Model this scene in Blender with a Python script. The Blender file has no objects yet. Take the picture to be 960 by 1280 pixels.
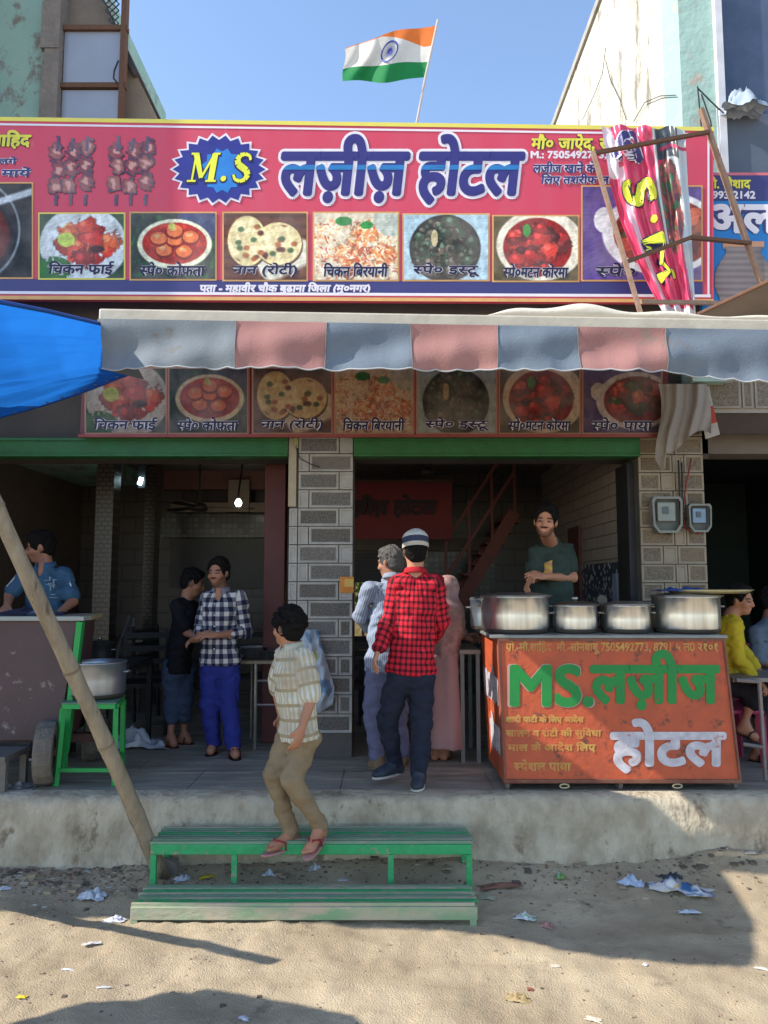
import bpy, bmesh, math, random
import numpy as np
from mathutils import Vector, Matrix
R = math.radians
random.seed(7)
S = bpy.context.scene
COL = S.collection

# ------------------------------------------------------------------ camera, world, sun
CAMZ = 1.76; F = 950.0; PITCH = math.atan(90 / F)
cam = bpy.data.objects.new('camera', bpy.data.cameras.new('camera')); COL.objects.link(cam)
cam.location = (0, 0, CAMZ); cam.rotation_euler = (math.pi / 2 + PITCH, 0, 0)
cam.data.sensor_fit = 'VERTICAL'; cam.data.sensor_height = 36; cam.data.lens = 36 * F / 1280
cam.data.clip_start = 0.05; cam.data.clip_end = 800
S.camera = cam
SX, SY = 1.15, 0.26                                   # sunlight travels (SX, SY, -1)
w = bpy.data.worlds.new('World'); S.world = w; w.use_nodes = True
nt = w.node_tree; sky = nt.nodes.new('ShaderNodeTexSky'); sky.sky_type = 'NISHITA'; sky.sun_disc = False
sky.sun_elevation = math.atan(1 / math.hypot(SX, SY)); sky.sun_rotation = math.atan2(-SX, -SY)
sky.air_density = 1.0; sky.dust_density = 0.3; sky.ozone_density = 1.3
nt.links.new(sky.outputs[0], nt.nodes['Background'].inputs[0]); nt.nodes['Background'].inputs[1].default_value = 0.15
sun = bpy.data.objects.new('sun', bpy.data.lights.new('sun', 'SUN')); COL.objects.link(sun)
sun.data.energy = 3.3; sun.data.angle = R(0.5); sun.data.color = (1, 0.94, 0.84)
sun.rotation_euler = Vector((SX, SY, -1)).to_track_quat('-Z', 'Y').to_euler()
S.view_settings.view_transform = 'Standard'; S.view_settings.look = 'None'
S.view_settings.exposure = 1.12; S.view_settings.gamma = 1
S.cycles.max_bounces = 6; S.cycles.diffuse_bounces = 4

# ------------------------------------------------------------------ photograph geometry helpers
def ray(px, py):
    u = (px - 480) / F; v = (640 - py) / F; c, s = math.cos(PITCH), math.sin(PITCH)
    return Vector((u, c - v * s, s + v * c))
O = Vector((0, 0, CAMZ))
def P(px, py, Y): d = ray(px, py); return O + d * (Y / d.y)
def PZ(px, py, z): d = ray(px, py); return O + d * ((z - CAMZ) / d.z)
def PXX(px, py, X): d = ray(px, py); return O + d * (X / d.x)
def PL(px, py, p0, n): d = ray(px, py); return O + d * ((p0 - O).dot(n) / d.dot(n))
FL = 0.45                                            # height of the raised shop floor

# ------------------------------------------------------------------ materials
_M = {}
def lin(c):
    return tuple(((x / 12.92) if x <= 0.04045 else ((x + 0.055) / 1.055) ** 2.4) for x in [q / 255 for q in c])
def M(name, col, rough=0.7, metal=0.0, c2=None, ns=6.0, amt=0.5, bump=0.0, bs=30.0, attr=None, stain=None, ss=3.0, sth=0.6,
      transl=0.0, spec=0.4, emit=None, es=0.0, stretch=None, alpha=None, coat=0.0):
    if name in _M: return _M[name]
    m = bpy.data.materials.new(name); m.use_nodes = True; t = m.node_tree; b = t.nodes['Principled BSDF']
    N = t.nodes.new; L = t.links.new
    tc = N('ShaderNodeTexCoord'); vec = tc.outputs['Object']
    if stretch:
        mp = N('ShaderNodeMapping'); mp.inputs['Scale'].default_value = stretch; L(vec, mp.inputs['Vector']); vec = mp.outputs[0]
    b.inputs['Roughness'].default_value = rough; b.inputs['Metallic'].default_value = metal
    b.inputs['Specular IOR Level'].default_value = spec
    if coat: b.inputs['Coat Weight'].default_value = coat
    def rgb(c): r = N('ShaderNodeRGB'); r.outputs[0].default_value = (*c, 1); return r.outputs[0]
    def mix(f, a, c):
        x = N('ShaderNodeMix'); x.data_type = 'RGBA'
        if isinstance(f, float): x.inputs[0].default_value = f
        else: L(f, x.inputs[0])
        L(a, x.inputs[6]); L(c, x.inputs[7]); return x.outputs[2]
    def noise(sc, det=5, lo=0.35, hi=0.65, rg=0.6):
        n = N('ShaderNodeTexNoise'); n.inputs['Scale'].default_value = sc; n.inputs['Detail'].default_value = det
        n.inputs['Roughness'].default_value = rg; L(vec, n.inputs['Vector'])
        r = N('ShaderNodeMapRange'); r.inputs[1].default_value = lo; r.inputs[2].default_value = hi; L(n.outputs['Fac'], r.inputs[0]); return r.outputs[0], n.outputs['Fac']
    if attr:
        a = N('ShaderNodeAttribute'); a.attribute_name = attr; c = a.outputs['Color']
        if c2: 
            f, _ = noise(ns); x = N('ShaderNodeMath'); x.operation = 'MULTIPLY'; x.inputs[1].default_value = amt; L(f, x.inputs[0]); c = mix(x.outputs[0], c, rgb(c2))
    else:
        c = rgb(col)
        d = c2 if c2 else tuple(x * 0.62 for x in col)
        f, _ = noise(ns); x = N('ShaderNodeMath'); x.operation = 'MULTIPLY'; x.inputs[1].default_value = amt; L(f, x.inputs[0]); c = mix(x.outputs[0], c, rgb(d))
    if stain:
        f, _ = noise(ss, 8, sth, sth + 0.08, 0.7); c = mix(f, c, rgb(stain))
    L(c, b.inputs['Base Color'])
    if bump:
        n = N('ShaderNodeTexNoise'); n.inputs['Scale'].default_value = bs; n.inputs['Detail'].default_value = 6; L(vec, n.inputs['Vector'])
        u = N('ShaderNodeBump'); u.inputs['Strength'].default_value = bump; u.inputs['Distance'].default_value = 0.02
        L(n.outputs['Fac'], u.inputs['Height']); L(u.outputs[0], b.inputs['Normal'])
    if emit: b.inputs['Emission Color'].default_value = (*emit, 1); b.inputs['Emission Strength'].default_value = es
    if alpha is not None: b.inputs['Alpha'].default_value = alpha
    if transl:
        tr = N('ShaderNodeBsdfTranslucent'); L(c, tr.inputs[0]); ms = N('ShaderNodeMixShader'); ms.inputs[0].default_value = transl
        L(b.outputs[0], ms.inputs[1]); L(tr.outputs[0], ms.inputs[2]); L(ms.outputs[0], t.nodes['Material Output'].inputs[0])
    _M[name] = m; return m
def Mtile(name, c1, c2, cm, sx, sy, mortar=0.02, offs=0.5, rough=0.4, rot=None, checker=False, xz=True, yz=False):
    if name in _M: return _M[name]
    m = bpy.data.materials.new(name); m.use_nodes = True; t = m.node_tree; b = t.nodes['Principled BSDF']; L = t.links.new
    tc = t.nodes.new('ShaderNodeTexCoord'); sp = t.nodes.new('ShaderNodeSeparateXYZ'); cb = t.nodes.new('ShaderNodeCombineXYZ')
    L(tc.outputs['Object'], sp.inputs[0]); L(sp.outputs['Y' if yz else 'X'], cb.inputs[0]); L(sp.outputs['Z'], cb.inputs[1])
    br = t.nodes.new('ShaderNodeTexBrick'); br.offset = offs; L(cb.outputs[0], br.inputs['Vector'])
    br.inputs['Scale'].default_value = 1; br.inputs['Brick Width'].default_value = sx; br.inputs['Row Height'].default_value = sy
    br.inputs['Mortar Size'].default_value = mortar; br.inputs['Color1'].default_value = (*c1, 1); br.inputs['Color2'].default_value = (*c2, 1); br.inputs['Mortar'].default_value = (*cm, 1)
    L(br.outputs['Color'], b.inputs['Base Color']); b.inputs['Roughness'].default_value = rough
    u = t.nodes.new('ShaderNodeBump'); u.inputs['Strength'].default_value = 0.4; u.inputs['Distance'].default_value = 0.01; u.invert = True
    L(br.outputs['Fac'], u.inputs['Height']); L(u.outputs[0], b.inputs['Normal'])
    _M[name] = m; return m
def Mpat(name, base, kind, cols, su, sv, wu=0.5, wv=0.5, c2=None):
    """woven checks or stripes on the 'pat' attribute (metres round and along the cloth)"""
    if name in _M: return _M[name]
    m = bpy.data.materials.new(name); m.use_nodes = True; t = m.node_tree; b = t.nodes['Principled BSDF']; L = t.links.new; N = t.nodes.new
    a = N('ShaderNodeAttribute'); a.attribute_name = 'pat'; sp = N('ShaderNodeSeparateXYZ'); L(a.outputs['Vector'], sp.inputs[0])
    def band(o, s, wd):
        k = N('ShaderNodeMath'); k.operation = 'MULTIPLY'; k.inputs[1].default_value = 1 / s; L(o, k.inputs[0])
        f = N('ShaderNodeMath'); f.operation = 'FRACT'; L(k.outputs[0], f.inputs[0])
        g = N('ShaderNodeMath'); g.operation = 'LESS_THAN'; g.inputs[1].default_value = wd; L(f.outputs[0], g.inputs[0]); return g.outputs[0]
    def rgb(c): r = N('ShaderNodeRGB'); r.outputs[0].default_value = (*c, 1); return r.outputs[0]
    def mix(f, p, q):
        x = N('ShaderNodeMix'); x.data_type = 'RGBA'; L(f, x.inputs[0]); L(p, x.inputs[6]); L(q, x.inputs[7]); return x.outputs[2]
    c = rgb(base)
    bu = band(sp.outputs['X'], su, wu)
    if kind == 'check':
        bv = band(sp.outputs['Y'], sv, wv); c = mix(bv, mix(bu, c, rgb(cols[0])), mix(bu, rgb(cols[0]), rgb(cols[1])))
    else:
        c = mix(bu, c, rgb(cols[0]))
        if sv: c = mix(band(sp.outputs['Y'], sv, wv), c, rgb(cols[1]))
    if c2:
        tc = N('ShaderNodeTexCoord'); n = N('ShaderNodeTexNoise'); n.inputs['Scale'].default_value = 5; L(tc.outputs['Object'], n.inputs['Vector'])
        r = N('ShaderNodeMapRange'); r.inputs[1].default_value = 0.45; r.inputs[2].default_value = 0.75; L(n.outputs['Fac'], r.inputs[0]); c = mix(r.outputs[0], c, rgb(c2))
    L(c, b.inputs['Base Color']); b.inputs['Roughness'].default_value = 0.85; b.inputs['Specular IOR Level'].default_value = 0.2
    _M[name] = m; return m

# ------------------------------------------------------------------ object helpers
def info(o, label=None, cat=None, group=None, kind=None):
    if label: o['label'] = label
    if cat: o['category'] = cat
    if group: o['group'] = group
    if kind: o['kind'] = kind
    return o
def thing(name, label, cat, loc=(0, 0, 0), group=None):
    o = bpy.data.objects.new(name, None); COL.objects.link(o); o.location = Vector(loc); o.empty_display_size = 0.1
    return info(o, label, cat, group)
def origin(o):
    v = Vector((0, 0, 0))
    while o is not None: v = v + Vector(o.location); o = o.parent
    return v
class MB:
    def __init__(s): s.v = []; s.f = []; s.m = []
    def add(s, vs, fs, mi=0):
        n = len(s.v); s.v += [tuple(v) for v in vs]; s.f += [tuple(i + n for i in f) for f in fs]; s.m += [mi] * len(fs); return s
    def hexa(s, p, mi=0):      # 8 corners: bottom 4 ccw, top 4
        return s.add(p, [(3, 2, 1, 0), (4, 5, 6, 7), (0, 1, 5, 4), (1, 2, 6, 5), (2, 3, 7, 6), (3, 0, 4, 7)], mi)
    def box(s, x0, x1, y0, y1, z0, z1, mi=0):
        return s.hexa([(x0, y0, z0), (x1, y0, z0), (x1, y1, z0), (x0, y1, z0), (x0, y0, z1), (x1, y0, z1), (x1, y1, z1), (x0, y1, z1)], mi)
    def bar(s, a, b, w, h=None, up=(0, 0, 1), mi=0):
        a = Vector(a); b = Vector(b); h = h or w; d = (b - a).normalized(); u = Vector(up)
        x = d.cross(u)
        if x.length < 1e-4: x = d.cross(Vector((1, 0, 0)))
        x.normalize(); y = x.cross(d).normalized(); x = x * w / 2; y = y * h / 2
        return s.hexa([a - x - y, a + x - y, a + x + y, a - x + y, b - x - y, b + x - y, b + x + y, b - x + y], mi)
    def tube(s, pts, rad, n=8, mi=0, caps=True):
        pts = [Vector(p) for p in pts]; rr = rad if isinstance(rad, (list, tuple)) else [rad] * len(pts)
        base = len(s.v); px = None
        for i, p in enumerate(pts):
            d = (pts[min(i + 1, len(pts) - 1)] - pts[max(i - 1, 0)]).normalized()
            if px is None: px = d.cross(Vector((0.3, 0.1, 1)) if abs(d.z) < 0.9 else Vector((1, 0.2, 0))).normalized()
            px = (px - d * px.dot(d)).normalized(); py = d.cross(px)
            s.v += [tuple(p + (px * math.cos(k * 2 * math.pi / n) + py * math.sin(k * 2 * math.pi / n)) * rr[i]) for k in range(n)]
        for i in range(len(pts) - 1):
            for k in range(n):
                a = base + i * n + k; b = base + i * n + (k + 1) % n; s.f.append((a, b, b + n, a + n)); s.m.append(mi)
        if caps:
            s.f.append(tuple(base + k for k in reversed(range(n)))); s.f.append(tuple(base + (len(pts) - 1) * n + k for k in range(n))); s.m += [mi, mi]
        return s
    def lathe(s, c, prof, n=28, mi=0):
        c = Vector(c); base = len(s.v)
        for r, z in prof: s.v += [(c.x + r * math.cos(k * 2 * math.pi / n), c.y + r * math.sin(k * 2 * math.pi / n), c.z + z) for k in range(n)]
        for i in range(len(prof) - 1):
            for k in range(n):
                a = base + i * n + k; b = base + i * n + (k + 1) % n; s.f.append((a, b, b + n, a + n)); s.m.append(mi)
        return s
    def grid(s, fn, nu, nv, mi=0, mf=None):
        base = len(s.v)
        for j in range(nv + 1):
            for i in range(nu + 1): s.v.append(tuple(fn(i / nu, j / nv)))
        for j in range(nv):
            for i in range(nu):
                a = base + j * (nu + 1) + i; s.f.append((a, a + 1, a + nu + 2, a + nu + 1)); s.m.append(mf(i / nu, j / nv) if mf else mi)
        return s
    def prism(s, poly, off, mi=0):
        """flat polygon extruded by the vector off"""
        off = Vector(off); n = len(poly); a = [Vector(p) for p in poly]; base = len(s.v)
        s.v += [tuple(p) for p in a] + [tuple(p + off) for p in a]
        s.f.append(tuple(base + i for i in range(n))); s.f.append(tuple(base + n + i for i in reversed(range(n)))); s.m += [mi, mi]
        for i in range(n): s.f.append((base + i, base + n + i, base + n + (i + 1) % n, base + (i + 1) % n)); s.m.append(mi)
        return s
    def build(s, name, mats, parent=None, smooth=False, bevel=0.0, **kw):
        o0 = origin(parent); me = bpy.data.meshes.new(name)
        me.from_pydata([(v[0] - o0.x, v[1] - o0.y, v[2] - o0.z) for v in s.v], [], s.f)
        mats = mats if isinstance(mats, (list, tuple)) else [mats]
        for m in mats: me.materials.append(m)
        if len(mats) > 1: me.polygons.foreach_set('material_index', s.m)
        if smooth: me.shade_smooth()
        me.update()
        o = bpy.data.objects.new(name, me); COL.objects.link(o); o.parent = parent
        if bevel:
            b = o.modifiers.new('bevel', 'BEVEL'); b.width = bevel; b.segments = 2; b.limit_method = 'ANGLE'
        return info(o, **kw)
def mesh_np(name, V, Fc, mat, parent=None, smooth=True, attrs=None, **kw):
    o0 = origin(parent); me = bpy.data.meshes.new(name); V = np.asarray(V, np.float32) - np.array(o0, np.float32)
    me.vertices.add(len(V)); me.vertices.foreach_set('co', V.ravel()); n = len(Fc); k = Fc.shape[1]
    me.loops.add(n * k); me.loops.foreach_set('vertex_index', Fc.astype(np.int32).ravel())
    me.polygons.add(n); me.polygons.foreach_set('loop_start', np.arange(0, n * k, k, dtype=np.int32))
    me.update(calc_edges=True); me.validate()
    if smooth: me.shade_smooth()
    me.materials.append(mat)
    for an, (tp, arr) in (attrs or {}).items():
        a = me.attributes.new(an, tp, 'POINT')
        if tp == 'FLOAT_COLOR': arr = np.concatenate([arr, np.ones((len(arr), 1))], 1); a.data.foreach_set('color', arr.astype(np.float32).ravel())
        else: a.data.foreach_set('vector', arr.astype(np.float32).ravel())
    o = bpy.data.objects.new(name, me); COL.objects.link(o); o.parent = parent
    return info(o, **kw)

def vnoise(p, seed=0):                               # cheap smooth noise for numpy arrays (...,3), about -1..1
    rs = np.random.RandomState(seed); out = 0
    for i in range(7):
        k = rs.normal(size=3); k = k / np.linalg.norm(k) * rs.uniform(0.7, 1.9); out = out + np.sin(p @ k * 2 * math.pi + rs.uniform(0, 6.28) + 1.3 * np.sin(p @ rs.normal(size=3) * 3 + i))
    return out / 4.0

# ------------------------------------------------------------------ lettering
_txt = {}
def text_raw(s):
    if s in _txt: return _txt[s]
    c = bpy.data.curves.new('lettering', 'FONT'); c.body = s; c.size = 1; c.resolution_u = 4
    o = bpy.data.objects.new('lettering', c); COL.objects.link(o)
    def grab(q):
        c.body = q; me = bpy.data.meshes.new_from_object(o.evaluated_get(bpy.context.evaluated_depsgraph_get()))
        r = [(v.co.x, v.co.y) for v in me.vertices], [tuple(p.vertices) for p in me.polygons]; bpy.data.meshes.remove(me); return r
    # joined consonants: a half letter (stem cut away) or the small ra stroke under the letter, set piece by piece
    vs, fs, x = [], [], 0.0; i = 0; parts = []
    cur = ''
    while i < len(s):
        if i + 1 < len(s) and s[i + 1] == '\u094d':
            if s[i + 2:i + 3] == 'र': parts += [(cur, 0), (s[i], 2)]; cur = ''; i += 3
            else: parts += [(cur, 0), (s[i], 1)]; cur = ''; i += 2
        else: cur += s[i]; i += 1
    parts.append((cur, 0))
    for q, k in parts:
        if not q: continue
        v, f = grab(q)
        if not v: x += .26 * len(q); continue
        x1 = max(a for a, _ in v)
        if k == 1: cut = x1 * .70; v = [(min(a, cut), b_) for a, b_ in v]; x1 = cut
        n = len(vs); vs += [(a + x, b_) for a, b_ in v]; fs += [tuple(j + n for j in g) for g in f]
        if k == 2:
            n = len(vs); vs += [(x + x1 - .14, .16), (x + x1 - .14, .09), (x + x1 - .36, -.06), (x + x1 - .36, .01)]; fs.append((n, n + 3, n + 2, n + 1))
        x += x1 + .26 * (len(q) - len(q.rstrip(' ')))
    bpy.data.objects.remove(o); bpy.data.curves.remove(c)
    _txt[s] = (vs, fs); return _txt[s]
def band_clip(b, fn_y, y0, y1):
    bm = bmesh.new(); vs_ = [bm.verts.new(v) for v in b.v]
    for f in b.f:
        try: bm.faces.new([vs_[i] for i in f])
        except ValueError: pass
    for y, sg in ((y0, -1), (y1, 1)): bmesh.ops.bisect_plane(bm, geom=bm.verts[:] + bm.edges[:] + bm.faces[:], plane_co=(0, y, 0), plane_no=(0, sg, 0), clear_outer=True)
    bm.verts.index_update(); r = MB(); r.v = [tuple(v.co) for v in bm.verts]; r.f = [tuple(v.index for v in f.verts) for f in bm.faces]; r.m = [0] * len(r.f); bm.free(); return r
def lettering(s, box, fn, mat, parent, bold=0.0, shear=0.0, name='lettering', layer=0.0, step=0.00012, rot=0, copies=10, clip=None, **kw):
    """s written into the rectangle box=(x0,y0,x1,y1) (y down); fn(x, y, depth) places a point; bold in the same units as box"""
    vs, fs = text_raw(s)
    if rot:
        a = R(rot); vs = [(x * math.cos(a) - y * math.sin(a), x * math.sin(a) + y * math.cos(a)) for x, y in vs]
    vs = [(x + shear * y, y) for x, y in vs]
    xs = [v[0] for v in vs]; ys = [v[1] for v in vs]; x0, x1, y0, y1 = min(xs), max(xs), min(ys), max(ys)
    kx = (box[2] - box[0] - 2 * bold) / (x1 - x0); ky = (box[3] - box[1] - 2 * bold) / (y1 - y0)
    offs = [(0, 0)] + ([(math.cos(k * 2 * math.pi / copies), math.sin(k * 2 * math.pi / copies)) for k in range(copies)] if bold else [])
    b = MB()
    if clip:
        for i, (ox, oy) in enumerate(offs): b.add([(box[0] + bold + (x - x0) * kx + ox * bold, box[3] - bold - (y - y0) * ky + oy * bold, layer + step * i) for x, y in vs], fs)
        b = band_clip(b, None, *clip); b.v = [tuple(fn(*v)) for v in b.v]; return b.build(name, mat, parent, **kw)
    for i, (ox, oy) in enumerate(offs):
        b.add([fn(box[0] + bold + (x - x0) * kx + ox * bold, box[3] - bold - (y - y0) * ky + oy * bold, layer + step * i) for x, y in vs], fs)
    return b.build(name, mat, parent, **kw)

# ------------------------------------------------------------------ printed food pictures (flat print)
def food(kind, W=104, H=82, seed=1):
    rs = np.random.RandomState(seed + 17 * kind); v, u = np.mgrid[0:H, 0:W]; u = u / (W - 1.0) * 1.27; v = v / (H - 1.0)
    p = np.stack([u, v, np.full_like(u, kind * 3.1)], -1)
    n1 = vnoise(p * 3.2, 1) * .45 + vnoise(p * 7, 2) * .4 + vnoise(p * 14, 3) * .35
    def full(c): return np.ones((H, W, 3)) * np.array(c)
    def mixm(a, c, m): m = np.clip(m, 0, 1)[..., None]; return a * (1 - m) + np.array(c) * m
    def ell(cx, cy, rx, ry, s=0.03): return np.clip((1 - np.hypot((u - cx) / rx, (v - cy) / ry)) / s + 0.5, 0, 1)
    def lumps(img, n, cols, cx, cy, rx, ry, r0, r1):
        for i in range(n):
            a = rs.uniform(0, 6.28); q = math.sqrt(rs.uniform(0, 1)); x, y = cx + rx * q * math.cos(a), cy + ry * q * math.sin(a); r = rs.uniform(r0, r1)
            c = np.array(cols[rs.randint(len(cols))]) * rs.uniform(.75, 1.2)
            d = np.hypot((u - x) / r, (v - y) / (r * rs.uniform(.6, 1.1))) + n1 * .50
            img = mixm(img, np.array(c) * .35, np.clip((1.12 - d) * 8, 0, 1) * .7); img = mixm(img, c, np.clip((1 - d) * 8, 0, 1))
            img = mixm(img, np.minimum(c * 1.5 + .12, 1), np.clip((.45 - np.hypot((u - x + r * .25) / r, (v - y + r * .3) / r)) * 4, 0, .8))
        return img
    if kind == 1:
        im = full((.16, .25, .17)); im = mixm(im, (.80, .82, .82), ell(.66, .48, .66, .60)); im = mixm(im, (.06, .35, .12), ell(.2, .86, .3, .2) * (n1 > -.3))
        im = lumps(im, 24, [(.85, .20, .12), (.75, .12, .10), (.9, .33, .16), (.6, .08, .08)], .66, .45, .45, .3, .11, .2); im = mixm(im, (.75, .85, .25), ell(.4, .4, .13, .11))
        im = mixm(im, (.2, .04, .05), ell(.86, .55, .12, .06, .3))
    elif kind == 2:
        im = full((.12, .17, .16)); im = mixm(im, (.10, .30, .12), np.clip(n1 * 2, 0, 1)); im = mixm(im, (.22, .24, .42), ell(1.1, .1, .4, .3) * .8); im = mixm(im, (.88, .86, .72), ell(.66, .47, .56, .38)); im = mixm(im, (.62, .10, .07), ell(.66, .46, .49, .32))
        im = mixm(im, (.8, .2, .1), ell(.66, .46, .47, .30) * np.clip(n1, 0, .6))
        for x, y in ((.5, .56), (.8, .58), (.66, .40), (.9, .36), (.42, .38), (.66, .27)):
            im = mixm(im, (.45, .05, .04), ell(x, y + .02, .14, .11)); im = mixm(im, (.90, .40, .20), ell(x, y, .12, .09)); im = mixm(im, (.95, .65, .4), ell(x - .02, y - .03, .05, .03, .5))
        im = mixm(im, (.7, .7, .3), ell(.62, .2, .05, .06))
    elif kind == 3:
        im = full((.33, .17, .12)); im = mixm(im, (.22, .10, .08), np.clip(np.sin(v * 40 + n1) - .3, 0, 1)); im = mixm(im, (.85, .82, .72), np.clip((.25 - np.abs((u - .9) * .5 + (v - .75))) * 12, 0, 1) * (u > .5) * ell(.95, .7, .45, .4, .1))
        for x, y, a, b in ((.36, .42, .30, .38), (.84, .46, .36, .32)):
            im = mixm(im, (.25, .14, .10), ell(x + .02, y + .03, a, b)); im = mixm(im, (.90, .80, .55), ell(x, y, a, b)); im = mixm(im, (.95, .90, .70), ell(x, y, a * .9, b * .9) * np.clip(n1 + .2, 0, 1))
        for i in range(26):
            x, y = rs.uniform(.15, 1.1), rs.uniform(.15, .75); im = mixm(im, [(.30, .12, .10), (.62, .30, .14), (.15, .30, .15)][i % 3], ell(x, y, .05, .04, .5) * .9 * (ell(.36, .42, .27, .34) + ell(.84, .46, .33, .29)))
    elif kind == 4:
        im = full((.85, .78, .66)); im = lumps(im, 9, [(.90, .5, .28), (.85, .38, .22)], .62, .55, .5, .35, .14, .22)
        for i in range(420):
            x, y = rs.uniform(0, 1.27), rs.uniform(.1, 1); a = rs.uniform(0, 3.14); c = [(.97, .92, .80), (.95, .6, .35), (.75, .25, .15), (.98, .9, .7)][rs.randint(4)]
            du, dv = u - x, v - y; im = mixm(im, c, np.clip((1 - np.hypot((du * math.cos(a) + dv * math.sin(a)) / .05, (-du * math.sin(a) + dv * math.cos(a)) / .013)) * 3, 0, 1))
        im = mixm(im, (.12, .5, .2), ell(.45, .12, .13, .07)); im = mixm(im, (.12, .5, .2), ell(.8, .18, .1, .06)); im = mixm(im, (.7, .72, .66), ell(1.2, .1, .3, .25))
    elif kind == 5:
        im = full((.62, .74, .80)); im = mixm(im, (.10, .10, .09), ell(.62, .52, .54, .52) ); im = lumps(im, 110, [(.22, .22, .18), (.13, .15, .12), (.32, .28, .24), (.2, .26, .2)], .62, .5, .46, .42, .05, .12); im = mixm(im, (.75, .68, .5), ell(.46, .36, .05, .13))
        im = mixm(im, (.62, .74, .80), 1 - ell(.62, .52, .56, .55))
    elif kind == 6:
        im = full((.30, .26, .16)); im = mixm(im, (.90, .86, .76), ell(.70, .45, .66, .56)); im = mixm(im, (.50, .04, .05), ell(.66, .48, .52, .46)); im = lumps(im, 62, [(.62, .08, .07), (.45, .05, .06), (.72, .16, .12), (.3, .03, .05)], .66, .48, .42, .36, .07, .14)
        im = mixm(im, (.20, .50, .18), ell(.50, .22, .06, .10))
    elif kind == 7:
        im = full((.30, .22, .48)); im = mixm(im, (.86, .86, .88), ell(.85, .50, .64, .45)); im = mixm(im, (.86, .86, .88), ell(.24, .36, .12, .14)); im = mixm(im, (.48, .10, .07), ell(.87, .50, .54, .38)); im = lumps(im, 26, [(.6, .16, .1), (.35, .07, .07), (.7, .3, .2), (.25, .3, .12)], .88, .48, .42, .28, .07, .15)
    elif kind == 0:
        im = full((.10, .11, .12)); im = mixm(im, (.55, .58, .6), ell(.1, .5, .98, .60)); im = mixm(im, (.10, .10, .12), ell(.1, .5, .95, .57)); im = mixm(im, (.32, .06, .05), ell(.1, .55, .8, .45)); im = mixm(im, (.7, .7, .5), ell(.2, .42, .2, .2) * np.clip(n1 * 2, 0, 1))
        im = mixm(im, (.75, .77, .8), np.clip((.05 - np.abs(v - (.34 - u * .2))) * 40, 0, 1))
    else:
        im = full((.5, .1, .1))
    im = np.clip(im * (1 + .22 * n1[..., None] + .10 * vnoise(p * 22, 9)[..., None]), 0.01, 1)
    return im ** 1.9
def print_grid(name, fn, box, img, mat, parent, layer=0.0, mask=None, **kw):
    H, W = img.shape[:2]; V = []
    for j in range(H):
        for i in range(W): V.append(fn(box[0] + (box[2] - box[0]) * i / (W - 1), box[1] + (box[3] - box[1]) * j / (H - 1), layer))
    a = (np.arange(H - 1)[:, None] * W + np.arange(W - 1)[None, :])
    if mask is not None: a = a[mask[:-1, :-1]]
    a = a.ravel(); Fc = np.stack([a, a + W, a + W + 1, a + 1], 1)
    return mesh_np(name, np.array([tuple(v) for v in V]), Fc, mat, parent, False, {'print': ('FLOAT_COLOR', img.reshape(-1, 3))}, **kw)
# ================================================================== THE SETTING
M('vc', (1, 1, 1), attr='print', rough=0.5, spec=0.3, c2=(.6, .5, .45), ns=3, amt=.18)
sand = M('sand', (.475, .382, .258), .95, c2=(.33, .258, .17), ns=1.7, amt=1.0, bump=.55, bs=120, stain=(.22, .17, .12), ss=3.0, sth=.60, spec=.1)
def gz(x, y):
    m = np.clip((y - 4.15) / 0.6, 0, 1); m = m * m * (3 - 2 * m) * 0.055
    heap = 0.11 * np.exp(-((x - 2.15) / .45) ** 2 - ((y - 4.82) / .16) ** 2) + .05 * np.exp(-((x - .2) / .8) ** 2 - ((y - 4.8) / .14) ** 2)
    p = np.stack([x, y, 0 * x], -1); near = np.clip((6 - np.abs(x)) / 3, 0, 1)
    return m + heap + near * (.012 * vnoise(p * .9, 11) + .008 * vnoise(p * 2.6, 12) + .007 * vnoise(p * np.array([.5, 3.2, 1]), 15) + .0035 * vnoise(p * 9, 13) + .0025 * vnoise(p * 21, 14))
def ground_z(x, y): return float(gz(np.array([float(x)]), np.array([float(y)]))[0])
xs = np.concatenate([np.linspace(-80, -4, 12)[:-1], np.linspace(-4, 4, 340), np.linspace(4, 80, 12)[1:]])
ys = np.concatenate([np.linspace(-60, 2.2, 14)[:-1], np.linspace(2.2, 4.86, 150), np.linspace(4.86, 90, 14)[1:]])
XX, YY = np.meshgrid(xs, ys); ZZ = gz(XX, YY) * (YY < 5.2) - .02 * (YY >= 5.2)
nx = len(xs); a = (np.arange(len(ys) - 1)[:, None] * nx + np.arange(nx - 1)[None]).ravel()
mesh_np('ground', np.stack([XX.ravel(), YY.ravel(), ZZ.ravel()], 1), np.stack([a, a + 1, a + nx + 1, a + nx], 1), sand, None, True, kind='structure')

# raised shop platform with its rough cement front
conc = M('platform_cement', (.52, .45, .335), .9, c2=(.32, .26, .18), ns=7, amt=.9, bump=1.0, bs=22, stain=(.22, .17, .115), ss=4.5, sth=.57, spec=.12, stretch=(1, 1, .7))
prof = [(4.775, -.05), (4.79, .06), (4.80, .15), (4.81, .25), (4.822, .34), (4.832, .40), (4.85, .436), (4.90, .450), (5.0, .452)]
NXP = 260; V = []
for j, (y, z) in enumerate(prof):
    for i in range(NXP + 1):
        x = -8 + 16 * i / NXP; V.append((x, y, z))
V = np.array(V); n = vnoise(V * np.array([1.1, 1, 3]), 21) * .012 + vnoise(V * 5, 22) * .007 + vnoise(V * 11, 23) * .004; V[:, 1] += n * (V[:, 2] < .44); V[:, 2] += n * .35 * (V[:, 1] < 4.95)
a = (np.arange(len(prof) - 1)[:, None] * (NXP + 1) + np.arange(NXP)[None]).ravel()
mesh_np('platform', V, np.stack([a, a + 1, a + NXP + 2, a + NXP + 1], 1), conc, None, True, kind='structure')
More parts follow.
